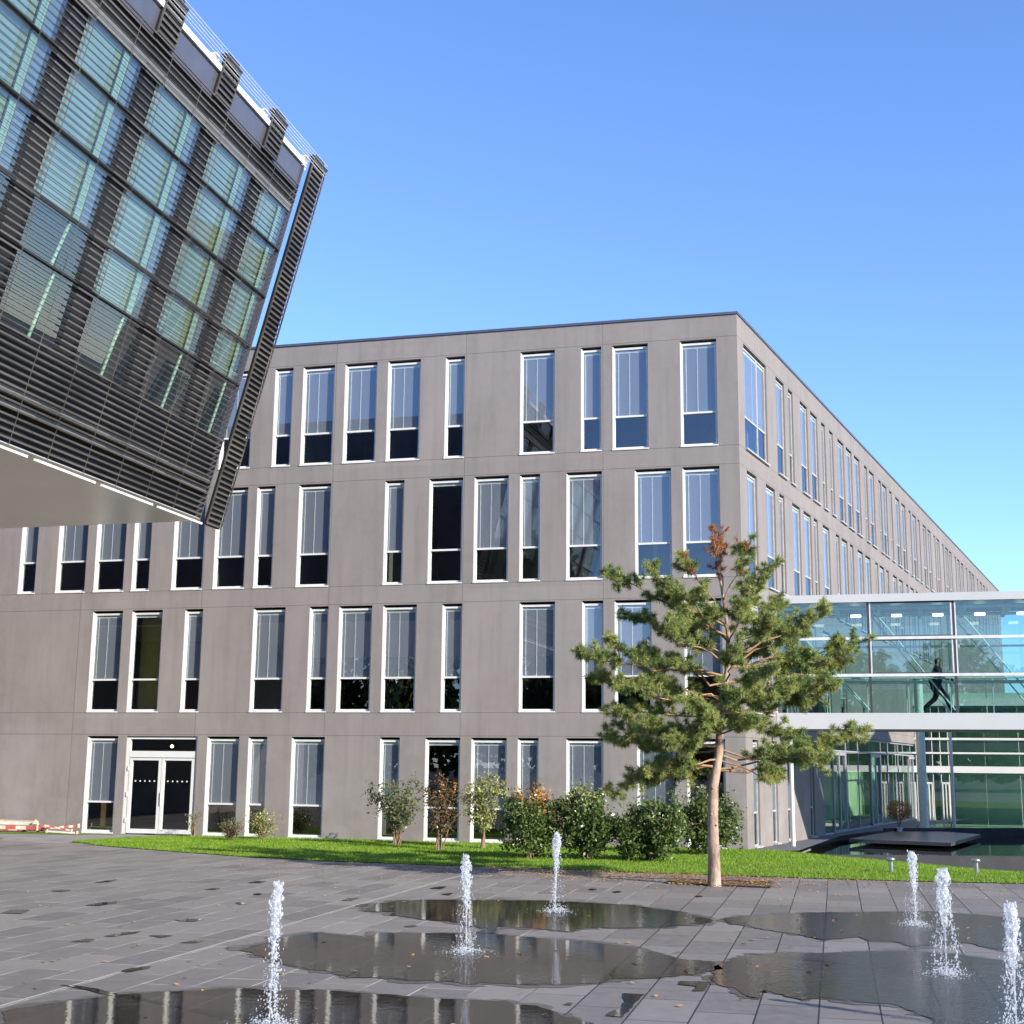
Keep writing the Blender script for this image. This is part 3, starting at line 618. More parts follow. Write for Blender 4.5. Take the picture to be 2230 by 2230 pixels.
for z in (6.10,4.985): mb.box((.04,DP-.03,z),(L,DP+.05,z+.06))
for p in posts: mb.box((p-.035,DP-.05,3.9),(p+.035,DP+.05,7.24))
mb.build('rear_frame',M['mull'],BR)
for y in (0,DP):
    g=MB(); g.quad((0.04,y,3.9),(L,y,3.9),(L,y,7.24),(.04,y,7.24)); g.build('glazing',M['glassbridge'],BR)
# trusses
for y in (.35,DP-.35):
    mb=MB()
    for i,p in enumerate(posts[:-1]):
        q=posts[i+1]; mb.tube([(p+.1,y,7.1),(q-.05,y,4.0)],.024,8)
        mb.tube([(p,y,3.9),(p,y,7.2)],.035,8)
    mb.tube([(0,y,7.12),(L,y,7.12)],.05,8); mb.build('truss',M['greensteel'],BR)
mb=MB()
for i in range(19): 
    x=.62+i*1.255; mb.box((x-.05,.3,7.0),(x+.05,DP-.3,7.2))
mb.build('ceiling_beams',M['greensteel'],BR)
M['lampglow']=m_emit('lamp_glow',(1,.93,.68),2.2)
for i in range(19):
    x=-.05+1.24+i*1.24; mb=MB()
    n=20; ov=[(x+(.20*(1 if math.cos(a)>0 else -1)*.5+.06*math.cos(a)),1.6+.10*math.sin(a)) for a in [2*math.pi*k/n for k in range(n)]]
    mb.prism(ov,6.96,7.03); lo=mb.build('ceiling_lamp',M['lampglow'],BR)
mb=MB(); mb.tube([(0.1,.25,4.95),(L,.25,4.95)],.025,8); mb.tube([(0.1,DP-.25,4.95),(L,DP-.25,4.95)],.025,8)
for i in range(20):
    for y in (.25,DP-.25): mb.tube([(.3+i*1.2,y,3.9),(.3+i*1.2,y,4.95)],.015,6)
mb.build('handrail',M['greensteel'],BR)
def pole(name,x,y,z0,z1,r,label,mat):
    mb=MB(); mb.tube([(0,0,0),(0,0,z1-z0)],r,16); mb.tube([(0,0,z1-z0-.05),(0,0,z1-z0)],r*1.3,16)
    o=mb.build(name,mat); o.location=(x,y,z0); tag(o,label,'column'); return o
M['palegreen']=simple('pale_column',(.55,.62,.56),.5)
pole('bridge_column',8.14,38.95,-.1,3.42,.055,'thin white round column under the left end of the glass bridge',M['white']) if False else None
Xc=X0+EA*.35-NA*.4
pole('bridge_column',8.35,40.9,-.1,3.42,.06,'thin white round column under the left end of the glass bridge',M['white'])
def on_bridge_line(px,off):   # point under the bridge, off metres behind its front, seen at x/y ratio px
    # solve X0+EA*s-NA*off with x/y = px
    B=X0-NA*off; s_=(px*B.y-B.x)/(EA.x-px*EA.y); return B+EA*s_
c1=on_bridge_line(15.659/52.447+.0, 1.5); pole('bridge_column',15.66,52.45,-.1,5.7,.17,'thick pale green column seen below and through the glass bridge behind the slate deck',M['palegreen'])
c2=on_bridge_line(17.05/53.94, 1.5); pole('bridge_column',17.28,53.94,-.1,5.7,.06,'slim white column right of the thick pale one under the bridge',M['white'])
# walking person in the bridge
def person():
    base=X0+EA*4.78-NA*1.5+Vector((0,0,3.9)); root=empty('person',base,-TH); tag(root,'person in a dark blue suit striding to the right inside the glass bridge','person')
    verts=[];edges=[];rad=[]
    def v(p,r): verts.append(p); rad.append((r,r) if not hasattr(r,'__len__') else r); return len(verts)-1
    def e(a,b): edges.append((a,b))
    pel=v((0,0,.92),(.125,.15)); ab=v((.01,0,1.08),(.11,.14)); ch=v((.02,0,1.28),(.125,.17)); sh=v((.02,0,1.42),(.09,.14)); nk=v((.03,0,1.5),.055); hd=v((.05,0,1.58),.075); h2=v((.055,0,1.66),.095); h3=v((.05,0,1.74),.075)
    for a,b in ((pel,ab),(ab,ch),(ch,sh),(sh,nk),(nk,hd),(hd,h2),(h2,h3)): e(a,b)
    for s,kn,an,toe in ((1,(.27,.09,.52),(.42,.09,.10),(.57,.1,.06)),(-1,(-.06,-.09,.50),(-.40,-.09,.22),(-.36,-.09,.06))):
        hp=v((0,.09*s,.88),.095); k=v(kn,.07); a=v(an,.048); t=v(toe,.04); e(pel,hp); e(hp,k); e(k,a); e(a,t)
    hands=[]
    for s,el,wr in ((1,(-.2,.24,1.16),(-.16,.25,.92)),(-1,(.12,-.24,1.15),(.36,-.23,1.08))):
        s0=v((.02,.19*s,1.40),.062); a=v(el,.045); b=v(wr,.034); d=(Vector(wr)-Vector(el)).normalized(); hp=v(tuple(Vector(wr)+d*.07),.03); e(sh,s0); e(s0,a); e(a,b); e(b,hp)
        for k in range(4): f=v(tuple(Vector(wr)+d*(.15+.01*(k%3))+Vector((0,(k-1.5)*.016,-.012*k))),.009); e(hp,f)
        th_=v(tuple(Vector(wr)+d*.08+Vector((.03,0,.02))),.011); e(b,th_)
    me=bpy.data.meshes.new('body'); me.from_pydata(verts,edges,[]); me.update(); o=bpy.data.objects.new('body',me); COL.objects.link(o); o.parent=root
    md=o.modifiers.new('skin','SKIN'); sv=me.skin_vertices[0].data
    for i,r in enumerate(rad): sv[i].radius=(r[0]*1.3,r[1]*1.25) if r[0]>.03 else r
    sv[0].use_root=True
    o.modifiers.new('sub','SUBSURF').levels=2; o.modifiers['sub'].render_levels=2
    t=NT('suit_and_skin'); x,y,z=t.sep(t.coord()); sk=t.math('GREATER_THAN',z,1.50)
    hr=t.math('MAXIMUM',t.math('GREATER_THAN',z,1.70),t.math('MULTIPLY',t.math('GREATER_THAN',z,1.56),t.math('LESS_THAN',x,.03)))
    c=t.mix(t.math('GREATER_THAN',z,.86),(.006,.006,.008),(.012,.018,.045)); c=t.mix(sk,c,(.4,.24,.17)); c=t.mix(t.math('MULTIPLY',hr,sk),c,(.03,.02,.015))
    me.materials.append(t.fin(t.bsdf(c,.7,0,.3)))
    mb=MB(); mb.ball((.15,0,1.64),.02,0,(1,.8,1.3)); mb.ball((.12,.035,1.67),.012); mb.ball((.12,-.035,1.67),.012); mb.ball((.05,.095,1.65),.025,0,(.8,.4,1.3)); mb.ball((.05,-.095,1.65),.025,0,(.8,.4,1.3))
    mb.build('face',simple('skin',(.4,.24,.17),.6),root)
person()
# ------------------------------------------------------------ tilted louvred building
K=32/28.; P0=Vector((-6.98146989,32.,7.72374607)); al=R(13.569); ph=R(14.7126)
e_=Vector((math.sin(al),math.cos(al),0)); nh=Vector((math.cos(al),-math.sin(al),0)); sl_=nh*math.sin(ph)+Vector((0,0,math.cos(ph))); inn=sl_.cross(e_)
LM=Matrix(((e_.x*K,inn.x*K,sl_.x*K,P0.x),(e_.y*K,inn.y*K,sl_.y*K,P0.y),(e_.z*K,inn.z*K,sl_.z*K,P0.z),(0,0,0,1)))
LB=empty('louvred_building',(P0.x,P0.y,0)); tag(LB,'overhanging dark building with leaning facade of horizontal metal louvres at upper left','building')
LMl=Matrix.Translation(-Vector((P0.x,P0.y,0)))@LM
def lb(mb,name,mats): 
    v=[tuple(LMl@Vector(p)) for p in mb.v]; mb.v=v; return mb.build(name,mats,LB)
t=NT('louvre_metal'); v=t.geo(); c=t.mix(t.mapr(t.noise(t.scale(v,1,.2,1),1.5,3),.35,.65,0,1),(.055,.047,.040),(.12,.102,.085)); M['louvre']=t.fin(t.bsdf(c,.42,.15,.4))
M['parapet']=simple('parapet_panel',(.11,.11,.14),.35,.4,.5,.1,2); M['bronze']=simple('bronze_edge',(.05,.045,.04),.4,.4)
M['soffit']=simple('soffit_panel',(.62,.60,.55),.28,.5,.5,.06,.35)
M['teal']=simple('teal_blind',(.135,.185,.18),.5,0,.4,.12,1.2); M['olive']=simple('olive_curtain',(.13,.16,.075),.7,0,.3,.15,2); M['mint']=simple('mint_column',(.21,.31,.235),.5,0,.4,.08,3); M['navy']=simple('navy_panel',(.09,.12,.17),.45,0,.4,.1,3)
M['glasslouv']=m_glass('screened_glass',(.88,.97,.94),.10,1.5)
S0=-15.5; PIT=2.173; strips=[-.0-2.173*i for i in range(8)]   # right edges of dark strips
# slats
def slat_rows(t0,t1,pit=.112):
    n=int(round((t1-t0)/pit)); return [t0+(t1-t0)*i/n for i in range(n+1)]
mb=MB(); grp=[]
for tt in slat_rows(.03,7.30):
    th_=.0085; dp_=.012
    if 6.93<tt<7.31 or tt<1.72: th_=.030; dp_=.026
    mb.box((S0,-.03,tt-th_/2),(-.97,-.03+dp_,tt+th_/2))
for k,rt in enumerate(strips[1:]):
    for j in (0,1):
        s_=rt-1.08*j; mb.box((s_-.006,-.034,.02),(s_+.006,-.030,7.3))
lb(mb,'louvre_screen',M['louvre'])
for k,rt in enumerate(strips):
    mb=MB(); wd=.66 if k==0 else .60
    for tt in slat_rows(.03 if k==0 else 7.36,8.02):
        mb.box((rt-wd,-.034,tt-.020),(rt,-.012,tt+.020),0)
    if k==0: 
        mb.box((rt-wd,.02,-.02),(rt,.05,8.06),1)
    else: 
        mb.box((rt-wd,.0,7.3),(rt,.04,8.06),1)
        for tt in slat_rows(.03,7.30): mb.box((rt-wd,-.040,tt-.015),(rt,-.031,tt+.015),0)
    t0_=.0 if k==0 else 7.3
    for xx in (rt-wd-.008,rt-.006): mb.box((xx,-.036,t0_),(xx+.014,-.004,8.06),0)
    mb.box((rt-wd-.02,-.05,8.06),(rt+.02,.10,8.10),2); mb.box((rt-wd+.06,-.02,8.10),(rt-wd+.5,.1,8.16),2)
    # bracket
    mb.box((rt-wd-.18,.1,7.75),(rt-wd-.02,.13,8.05),3); mb.box((rt-wd-.2,.1,7.95),(rt-wd,.2,8.02),3)
    lb(mb,'louvre_fin',[M['louvre'],M['black'],M['bronze'],M['white']])
# inner facade: black backing, windows
mb=MB(); mb.box((S0,.14,0),(-.95,.19,7.28),0)
lb(mb,'backing_wall',M['black'])
rows=[(5.90,6.70),(4.87,5.84),(3.81,4.78),(2.93,3.72),(1.72,2.88)]
nwin=0
for k in range(7):
    L0=strips[k+1]+.02; R0=strips[k]-(.62 if k else 1.0); wd=R0-L0
    for ri,(a,b) in enumerate(rows):
        if ri==4 and k>3: continue
        if ri==3 and k>3: pass
        mb=MB(); c0,c1,c2,c3=L0,L0+wd*.56,L0+wd*.68,L0+wd*.80
        br_=random.random()
        if ri<3 or (ri==3 and k<3):
            mb.quad((c0,.125,a),(c1,.125,a),(c1,.125,b),(c0,.125,b),0); mb.quad((c1,.12,a),(c2,.12,a),(c2,.12,b),(c1,.12,b),1); 
            mb.box((c2+.01,.09,a),(c3,.13,b),2); mb.box((c2-.012,.085,a),(c2+.008,.13,b),4)
            mb.quad((c3,.125,a),(R0-.02,.125,a),(R0-.02,.125,b),(c3,.125,b),3)
        else:
            mb.quad((c0,.125,a),(c1,.125,a),(c1,.125,b),(c0,.125,b),4)
            mb.tube([(c1+.05,.10,a),(c2,.10,b)],.03,8,2)
            mb.quad((c3,.125,a),(R0-.02,.125,a),(R0-.02,.125,b),(c3,.125,b),4)
        wb=lb(mb,'window_infill',[M['teal'],M['olive'],M['mint'],M['navy'],M['black']])
        g=MB(); g.quad((L0,.06,a),(R0,.06,a),(R0,.06,b),(L0,.06,b)); g.v=[tuple(LMl@Vector(p)) for p in g.v]; go=g.build('window',M['glasslouv'],LB); wb.parent=go
# transoms and grey bands
mb=MB()
for tt,h in ((5.85,.02),(4.81,.035),(3.75,.035),(2.89,.03)): 
    mb.box((S0,.0,tt),(-.96,.07,tt+h),0)
for tt,h in ((6.72,.15),(.78,.12),(.58,.10)): mb.box((S0,.03,tt),(-.97,.13,tt+h),1)
lb(mb,'transom_bands',[M['bronze'],simple('grey_band',(.17,.165,.16),.5,.2)])
mb=MB(); mb.box((S0,.05,7.27),(-.97,.19,7.76)); lb(mb,'parapet_panel',M['parapet'])
mb=MB(); mb.box((S0,.0,7.765),(-1.0,.35,7.87)); lb(mb,'parapet_cap',M['white'])
mb=MB()
for tt in (7.93,7.99,8.05,8.11,8.17): mb.tube([(S0,-.03,tt),(0,-.03,tt)],.007,5)
lb(mb,'safety_wires',M['mull'])
mb=MB(); mb.box((-.95,.0,0),(-.93,.19,7.76)); lb(mb,'end_post',M['parapet'])
# body of the building (box going left), soffit
def lw(p): return LMl@Vector(p)
a0=lw((-.96,.2,.02)); a1=lw((S0,.2,.02)); b0=lw((-.96,.2,7.5)); b1=lw((S0,.2,7.5))
far=-EA*26; 
mb=MB(); V=[a0,a1,a1+far,a0+far,b0,b1,b1+far,b0+far]
mb.add(V,[(0,1,2,3),(4,7,6,5),(0,4,5,1),(1,5,6,2),(2,6,7,3),(3,7,4,0)],0); mb.build('body',M['parapet'],LB)
mb=MB(); q0=lw((-.93,.0,-.02)); q1=lw((S0,.0,-.02)); q0.z=q1.z=a0.z-.06
mb.add([q0,q1,q1+far,q0+far,q0+Vector((0,0,.06)),q1+Vector((0,0,.06)),q1+far+Vector((0,0,.06)),q0+far+Vector((0,0,.06))],[(0,1,2,3),(4,7,6,5),(0,4,5,1),(1,5,6,2),(2,6,7,3),(3,7,4,0)],0)
mb.build('soffit',M['soffit'],LB)
mb=MB()
for i in range(7):
    s1=-.97-i*2.05; s2=s1-1.8; mb.box((s2,-.09,-.05),(s1,-.03,-.01))
lb(mb,'soffit_edge',M['white'])
core=MB(); cc=q1+far*.55; P=[cc,cc-EA*8,cc-EA*8+e_*10,cc+e_*10]; core.prism([(p.x,p.y) for p in P],0,q0.z,0); core.build('base_core',M['wall'],LB)
# ------------------------------------------------------------ pine
def branch_pts(a,b,sag,n=7,wob=.05):
    a,b=Vector(a),Vector(b); out=[]
    for i in range(n):
        t=i/(n-1); p=a.lerp(b,t)+Vector((0,0,-sag*math.sin(math.pi*t)))
        if 0<i<n-1: p+=Vector((random.gauss(0,wob),random.gauss(0,wob),random.gauss(0,wob)))*(b-a).length*.5
        out.append(p)
    return out
def pine():
    random.seed(11); rg=np.random.default_rng(11)
    root=empty('pine_tree',(3.96,26.95,0)); tag(root,'young pine with reddish trunk and a brown dead top in the paved tree pit','tree')
    tr=[(0,0,-.02),(.0,0,.5),(-.01,0,1.2),(.02,0,1.9),(.13,0,2.5),(.17,.02,3.0),(.24,.03,3.6),(.34,.0,4.2),(.36,0,4.8),(.30,0,5.4),(.22,0,5.95),(.14,0,6.5),(.08,0,7.0)]
    rad=[.135,.115,.102,.094,.085,.075,.062,.052,.042,.032,.024,.016,.008]
    mb=MB(); mb.tube(tr,rad,14); 
    for z,a in ((.62,2.2),(1.35,4.2),(1.15,5.2),(1.85,4.6)): mb.ball((.1*math.cos(a),.1*math.sin(a),z),.03,0,(1,1,.8),1)
    mb.build('trunk',M['pinebark'],root)
    def at(z):
        zs=[p[2] for p in tr]; return Vector((np.interp(z,zs,[p[0] for p in tr]),np.interp(z,zs,[p[1] for p in tr]),z))
    prim=[(5.0,-1.95,.1,6.0,0),(4.8,-1.15,-.4,6.0,0),(4.4,-1.55,.5,5.2,0),(4.0,-2.6,0,4.45,.1),(3.6,-2.3,.5,3.95,0),(3.4,-2.1,-.4,3.25,.1),(2.7,-2.0,.2,2.75,.1),(2.25,-2.08,-.1,1.78,-.1),(2.4,-1.35,-.7,2.1,0),
      (5.3,1.25,0,6.15,0),(4.9,1.5,.4,5.5,0),(4.5,2.35,-.2,5.3,.1),(4.2,3.0,.2,4.72,.1),(3.8,2.35,-.4,3.85,.1),(3.3,2.0,.4,3.5,0),(2.2,3.05,.1,3.0,.2),(2.6,1.9,-.5,2.45,.1),
      (5.5,.7,-.3,6.5,0),(5.3,-.5,.2,6.3,0),(5.6,.25,.3,6.9,0),
      (4.7,.5,-1.3,5.3,0),(4.7,-.3,1.4,5.3,0),(4.2,-.9,-1.5,4.7,0),(4.1,1.3,1.3,4.6,0),(3.6,.9,-1.7,4.0,0),(3.5,-1.0,1.6,3.9,0),(3.2,-.6,-1.7,3.3,0),(3.0,.7,1.7,3.3,0),(2.7,-.9,-1.4,2.7,0),(2.6,-1.2,1.2,2.6,0),(2.9,.7,-1.3,3.1,0),(2.3,-.7,.9,2.1,0),(3.9,-1.5,-1.1,4.3,0),(4.6,1.2,-.9,5.0,0),(3.0,-1.7,1.0,3.0,0),(3.6,1.5,-1.0,3.8,0),(4.9,-.3,-.9,5.6,0),(3.3,.2,-1.6,3.6,0),(3.9,.3,-1.5,4.4,0),(2.9,-.3,-1.5,3.0,0),(3.5,-1.9,-.9,3.7,0),(2.9,-1.5,-.7,2.95,0),(4.4,-.8,-.9,5.0,0),(3.4,1.0,-1.1,3.5,0),(4.5,1.7,.6,4.95,0),(3.1,-.9,-1.2,2.6,0),(4.0,-2.0,.4,4.7,0),(4.7,-.7,.3,5.6,0),(3.9,2.6,.1,4.25,0),(3.5,2.5,.3,3.8,0),(4.3,2.05,.5,4.95,0),(2.5,2.3,.3,2.35,.05),(2.4,1.2,-.4,2.0,0),(5.0,1.0,.2,5.8,0),(2.2,2.4,.0,2.75,.1),(3.1,1.6,.2,2.9,0),(2.3,-1.6,.3,1.9,0),(4.2,2.7,-.1,4.5,0)]
    wood=MB(); tips=[]; dead=[]
    for z0,dx,dy,z1,sag in prim:
        a=at(z0); b=Vector((dx,dy,z1)); pts=branch_pts(a,b,sag,7,.05); Ln=(b-a).length
        r0=.010+.008*Ln; wood.tube(pts,[r0*(1-.8*i/6) for i in range(7)],6)
        isdead=z0>5.45 and dx<.6
        nt_=int(7+Ln*8)
        for j in range(nt_):
            t=random.uniform(.16 if Ln>1 else .1,1)**.6; i=min(5,int(t*6)); p=pts[i].lerp(pts[i+1],t*6-i)
            d=(pts[i+1]-pts[i]).normalized(); side=Vector((random.gauss(0,1),random.gauss(0,1),random.gauss(.25,.6))).normalized()
            dr=(d*.8+side).normalized(); l=random.uniform(.14,.42)*(1.15-t*.4)
            q=p+dr*l; q.z+=.05
            wood.tube([p,p.lerp(q,.5)+Vector((0,0,-.01)),q],[.008,.006,.004],4,cap=False)
            for s in ((.55,),(1,)) if l>.2 else ((1,),):
                c_=p.lerp(q,s[0]); (dead if (isdead or (z0>5.0 and abs(dx)<1.0 and random.random()<.45)) else tips).append((c_,dr))
            if random.random()<.75:
                s2=Vector((random.gauss(0,1),random.gauss(0,1),random.gauss(.2,.6))).normalized(); q2=p.lerp(q,.6)+s2*random.uniform(.1,.24); wood.tube([p.lerp(q,.6),q2],[.005,.003],4,cap=False); (dead if isdead else tips).append((q2,s2))
        tips.append((pts[-1],(pts[-1]-pts[-2]).normalized())) if not isdead else dead.append((pts[-1],(pts[-1]-pts[-2]).normalized()))
    # leader
    for z in (6.0,6.25,6.5,6.75,6.95,7.05):
        for k in range(3 if z<6.9 else 4): 
            d=Vector((random.gauss(0,1),random.gauss(0,1),random.uniform(.2,1))).normalized(); dead.append((at(min(z,7.0))+d*random.uniform(.02,.14 if z<6.9 else .08),d))
    wood.build('branches',M['pinetwig'],root)
    def tufts(L_,name,mat,n,ln_,sp):
        V=[]; 
        C=np.array([list(c) for c,d in L_]); Dn=np.array([list(d) for c,d in L_]); m=len(C)
        C=np.repeat(C,n,0); Dn=np.repeat(Dn,n,0); N=len(C)
        rd=rg.normal(size=(N,3)); rd/=np.linalg.norm(rd,axis=1)[:,None]
        dirs=Dn*.55+rd*sp; dirs/=np.linalg.norm(dirs,axis=1)[:,None]
        base=C-Dn*rg.uniform(0,.08,(N,1)); l=rg.uniform(.6,1,(N,1))*ln_
        sd=np.cross(dirs,rg.normal(size=(N,3))); sd/=np.linalg.norm(sd,axis=1)[:,None]; w_=.0045
        T=base+dirs*l; mid=base+dirs*l*.5
        VV=np.stack([base-sd*w_,base+sd*w_,T+sd*w_*.5,T-sd*w_*.5],1).reshape(-1,3)
        return tri_mesh(name,VV,np.arange(N*4).reshape(-1,4),mat,root)
    tufts(tips,'needles',M['needle'],100,.118,1.5)
    tufts(dead,'dead_needles',M['deadneedle'],44,.095,1.1)
    return len(tips)
M['pinebark']=m_bark('pine_bark',(.11,.08,.06),(.40,.285,.215),7); M['pinetwig']=m_bark('pine_twig',(.22,.13,.07),(.34,.21,.12),20)
M['needle']=m_leaf('pine_needles',(.055,.11,.035),(.22,.30,.075),(.42,.43,.13),.33,2.2); M['deadneedle']=m_leaf('dead_needles',(.34,.12,.04),(.45,.2,.07),(.26,.09,.035),.25,4)
print('pine tips',pine())
# ------------------------------------------------------------ shrubs
def shrub(name,loc,h,wx,wy,nleaf,nst,mat,label,z0=.25,seed=0,leaf=.045,mats2=None,top=None,clump=.5,sparse=0,dense=0,group='shrubs on the lawn in front of the facade'):
    random.seed(seed); rg=np.random.default_rng(seed)
    loc=Vector((loc[0],loc[1],lawn_z(loc[0],loc[1]) if loc[0]>-12 else 0)); root=empty(name,loc); tag(root,label,'shrub',group)
    wood=MB(); twigs=[]
    for i in range(nst):
        a=random.uniform(0,6.283); r=random.uniform(.25,1)
        tip=Vector((math.cos(a)*wx*r*.95,math.sin(a)*wy*r*.95,h*random.uniform(.7,1.0)*(1-.18*r*r)))
        b=Vector((random.gauss(0,.05),random.gauss(0,.05),-.02)); md=b.lerp(tip,.45)+Vector((-math.cos(a)*.12*wx,-math.sin(a)*.1,.05*h))
        pts=[b,b.lerp(md,.5),md,md.lerp(tip,.5)+Vector((random.gauss(0,.04),random.gauss(0,.04),0)),tip]
        wood.tube(pts,[.02,.017,.012,.008,.004],5)
        for k in range(int(7+3*h)):
            t=random.uniform(.3,1); j=min(3,int(t*4)); p=pts[j].lerp(pts[j+1],t*4-j); d=Vector((random.gauss(0,1),random.gauss(0,1),random.gauss(.15,.7))).normalized(); l=random.uniform(.12,.38)*(wx+.3); q=p+d*l
            q.z=max(q.z,z0*random.uniform(.6,1.2)); wood.tube([p,q],[.006,.003],4,cap=False); twigs.append((p,q))
    wood.build('stems',M['shrubwood'],root)
    P=[];
    tw=[(np.array(a),np.array(b)) for a,b in twigs]
    idx=rg.integers(0,len(tw),nleaf); t=rg.uniform(.25,1.08,nleaf)
    A_=np.array([tw[i][0] for i in idx]); B_=np.array([tw[i][1] for i in idx]); C=A_+(B_-A_)*t[:,None]+rg.normal(0,.035*(1+wx*.6),(nleaf,3))
    if dense:
        k=int(nleaf*dense); cc=rg.normal(size=(60,3)); cc/=np.linalg.norm(cc,axis=1)[:,None]; cc=cc*rg.uniform(.5,.98,(60,1))*np.array([wx*.92,wy*.92,h*.46])+np.array([0,0,h*.48])
        C[:k]=cc[rg.integers(0,60,k)]+rg.normal(0,.115,(k,3))
    C[:,2]=np.maximum(C[:,2],.04)
    n_=rg.normal(size=(nleaf,3)); n_/=np.linalg.norm(n_,axis=1)[:,None]; u=np.cross(n_,rg.normal(size=(nleaf,3))); u/=np.linalg.norm(u,axis=1)[:,None]; v_=np.cross(n_,u)
    s=leaf*rg.uniform(.6,1.25,(nleaf,1)); 
    V=np.stack([C-u*s,C-v_*s*.5+u*s*.1,C+u*s,C+v_*s*.5+u*s*.1],1).reshape(-1,3)
    mi=None; ms=[mat]
    if mats2:
        ms=[mat,mats2]; ht=C[:,2]/h+rg.normal(0,.12,nleaf)+ (C[:,0]*top[1] if top else 0); mi=(ht>(top[0] if top else .7)).astype(int)
    tri_mesh('foliage',V,np.arange(nleaf*4).reshape(-1,4),mat,root,mi,ms)
M['shrubwood']=m_bark('shrub_wood',(.12,.08,.05),(.28,.2,.13),20)
lf=lambda n,a,b,c,tr=.22: m_leaf(n,a,b,c,tr,4,.3)
M['lg']=lf('leaf_sage',(.10,.13,.06),(.22,.24,.10),(.07,.09,.04)); M['lo']=lf('leaf_orange',(.42,.17,.03),(.55,.30,.06),(.22,.08,.03)); M['ly']=lf('leaf_yellowgreen',(.24,.26,.08),(.36,.34,.12),(.16,.19,.06))
M['ld']=lf('leaf_dark',(.03,.055,.016),(.17,.23,.06),(.07,.11,.03)); M['lb']=lf('leaf_rust',(.10,.065,.03),(.18,.12,.05),(.06,.05,.025))
shrub('shrub',(-3.13,39.0),2.05,.92,.7,2000,12,M['lg'],'thin sage green shrub with airy crown, leftmost of the taller shrubs',z0=.8,seed=1,leaf=.052)
shrub('shrub',(-1.85,37.1),2.0,.78,.6,1500,10,M['lb'],'sparse rust brown shrub with a few bright orange leaves before the dark window',z0=.45,seed=2,leaf=.042,mats2=M['lo'],top=(.9,.1))
shrub('shrub',(-.69,38.1),2.05,.82,.6,3300,11,M['ly'],'pale yellow-green small tree shaped shrub with light stems right of the rusty one',z0=.75,seed=3,leaf=.044)
shrub('shrub',(.52,34.0),1.72,.74,.65,8500,15,M['ld'],'dense dark shrub whose upper right leaves have turned orange',z0=.15,dense=.7,seed=4,leaf=.05,mats2=M['lo'],top=(.86,.28))
shrub('shrub',(1.86,33.9),1.85,.86,.65,9000,15,M['ld'],'dense shrub, dark below with yellowish twigs on top, behind the back jet',z0=.12,dense=.7,seed=5,leaf=.05,mats2=M['ly'],top=(.84,-.1))
shrub('shrub',(3.38,33.7),1.45,.98,.75,10500,17,M['ld'],'widest round dark green shrub with glossy leaves left of the pine trunk',z0=.1,dense=.75,seed=6,leaf=.052)
shrub('shrub',(5.15,36.3),1.75,1.05,.7,7000,15,M['ld'],'green shrub partly hidden behind the pine trunk',z0=.25,dense=.55,seed=7,leaf=.052,mats2=M['lg'],top=(.8,.12))
shrub('shrub',(-9.55,42.2),.95,.35,.3,160,6,M['lg'],'almost bare thin twiggy bush just right of the entrance door',z0=.2,seed=8,leaf=.03)
shrub('shrub',(-8.1,40.5),.62,.5,.35,900,9,M['lb'],'low brownish bush on the lawn left of the small golden one',z0=.1,seed=9,leaf=.03,mats2=M['lg'],top=(.6,0))
shrub('shrub',(-7.25,41.1),.85,.42,.35,1500,10,M['ly'],'small golden green bush in front of a narrow ground floor window',z0=.12,dense=.5,seed=10,leaf=.034)
def potted():
    root=empty('potted_shrub',(14.2,50.6,.03)); root.scale=(.62,.62,.62); tag(root,'orange leaved potted shrub standing on the deck under the bridge','potted plant')
    mb=MB(); mb.tube([(0,0,0),(0,0,.22)],[.14,.2],14); mb.build('pot',M['white'],root)
    o0=set(bpy.data.objects.keys())
    random.seed(5); rg=np.random.default_rng(5); wood=MB()
    for i in range(8):
        a=random.uniform(0,6.28); wood.tube([(0,0,.2),(math.cos(a)*.15,math.sin(a)*.15,.7),(math.cos(a)*.55,math.sin(a)*.45,random.uniform(1.2,1.75))],[.02,.012,.004],5)
    wood.build('stems',M['shrubwood'],root); N=1300
    C=rg.normal(size=(N,3)); C/=np.linalg.norm(C,axis=1)[:,None]; C=C*rg.uniform(.3,1,(N,1))**.5*np.array([.75,.6,.62])+np.array([0,0,1.2])
    n_=rg.normal(size=(N,3)); u=np.cross(n_,rg.normal(size=(N,3))); u/=np.linalg.norm(u,axis=1)[:,None]; v_=np.cross(n_,u); v_/=np.linalg.norm(v_,axis=1)[:,None]; s=.05
    tri_mesh('foliage',np.stack([C-u*s,C-v_*s*.6,C+u*s,C+v_*s*.6],1).reshape(-1,3),np.arange(N*4).reshape(-1,4),M['lo'],root)
potted()
# ------------------------------------------------------------ bollards
def bollard(x,y,label):
    z=lawn_z(x,y); root=empty('bollard_light',(x,y,z-.01)); tag(root,label,'bollard light','short steel bollard lights on the lawn')
    mb=MB(); mb.tube([(0,0,0),(0,0,.25)],.05,20); mb.build('post',M['chrome'],root)
    mb=MB(); mb.tube([(0,0,.25),(0,0,.262),(0,0,.30),(0,0,.325),(0,0,.335)],[.055,.10,.10,.085,.03],20); mb.build('cap',M['chrome'],root)
bollard(8.45,30.9,'short steel bollard light on the lawn, left one, behind the back right jet'); bollard(10.3,30.8,'short steel bollard light on the lawn, right one near the pond wall end')
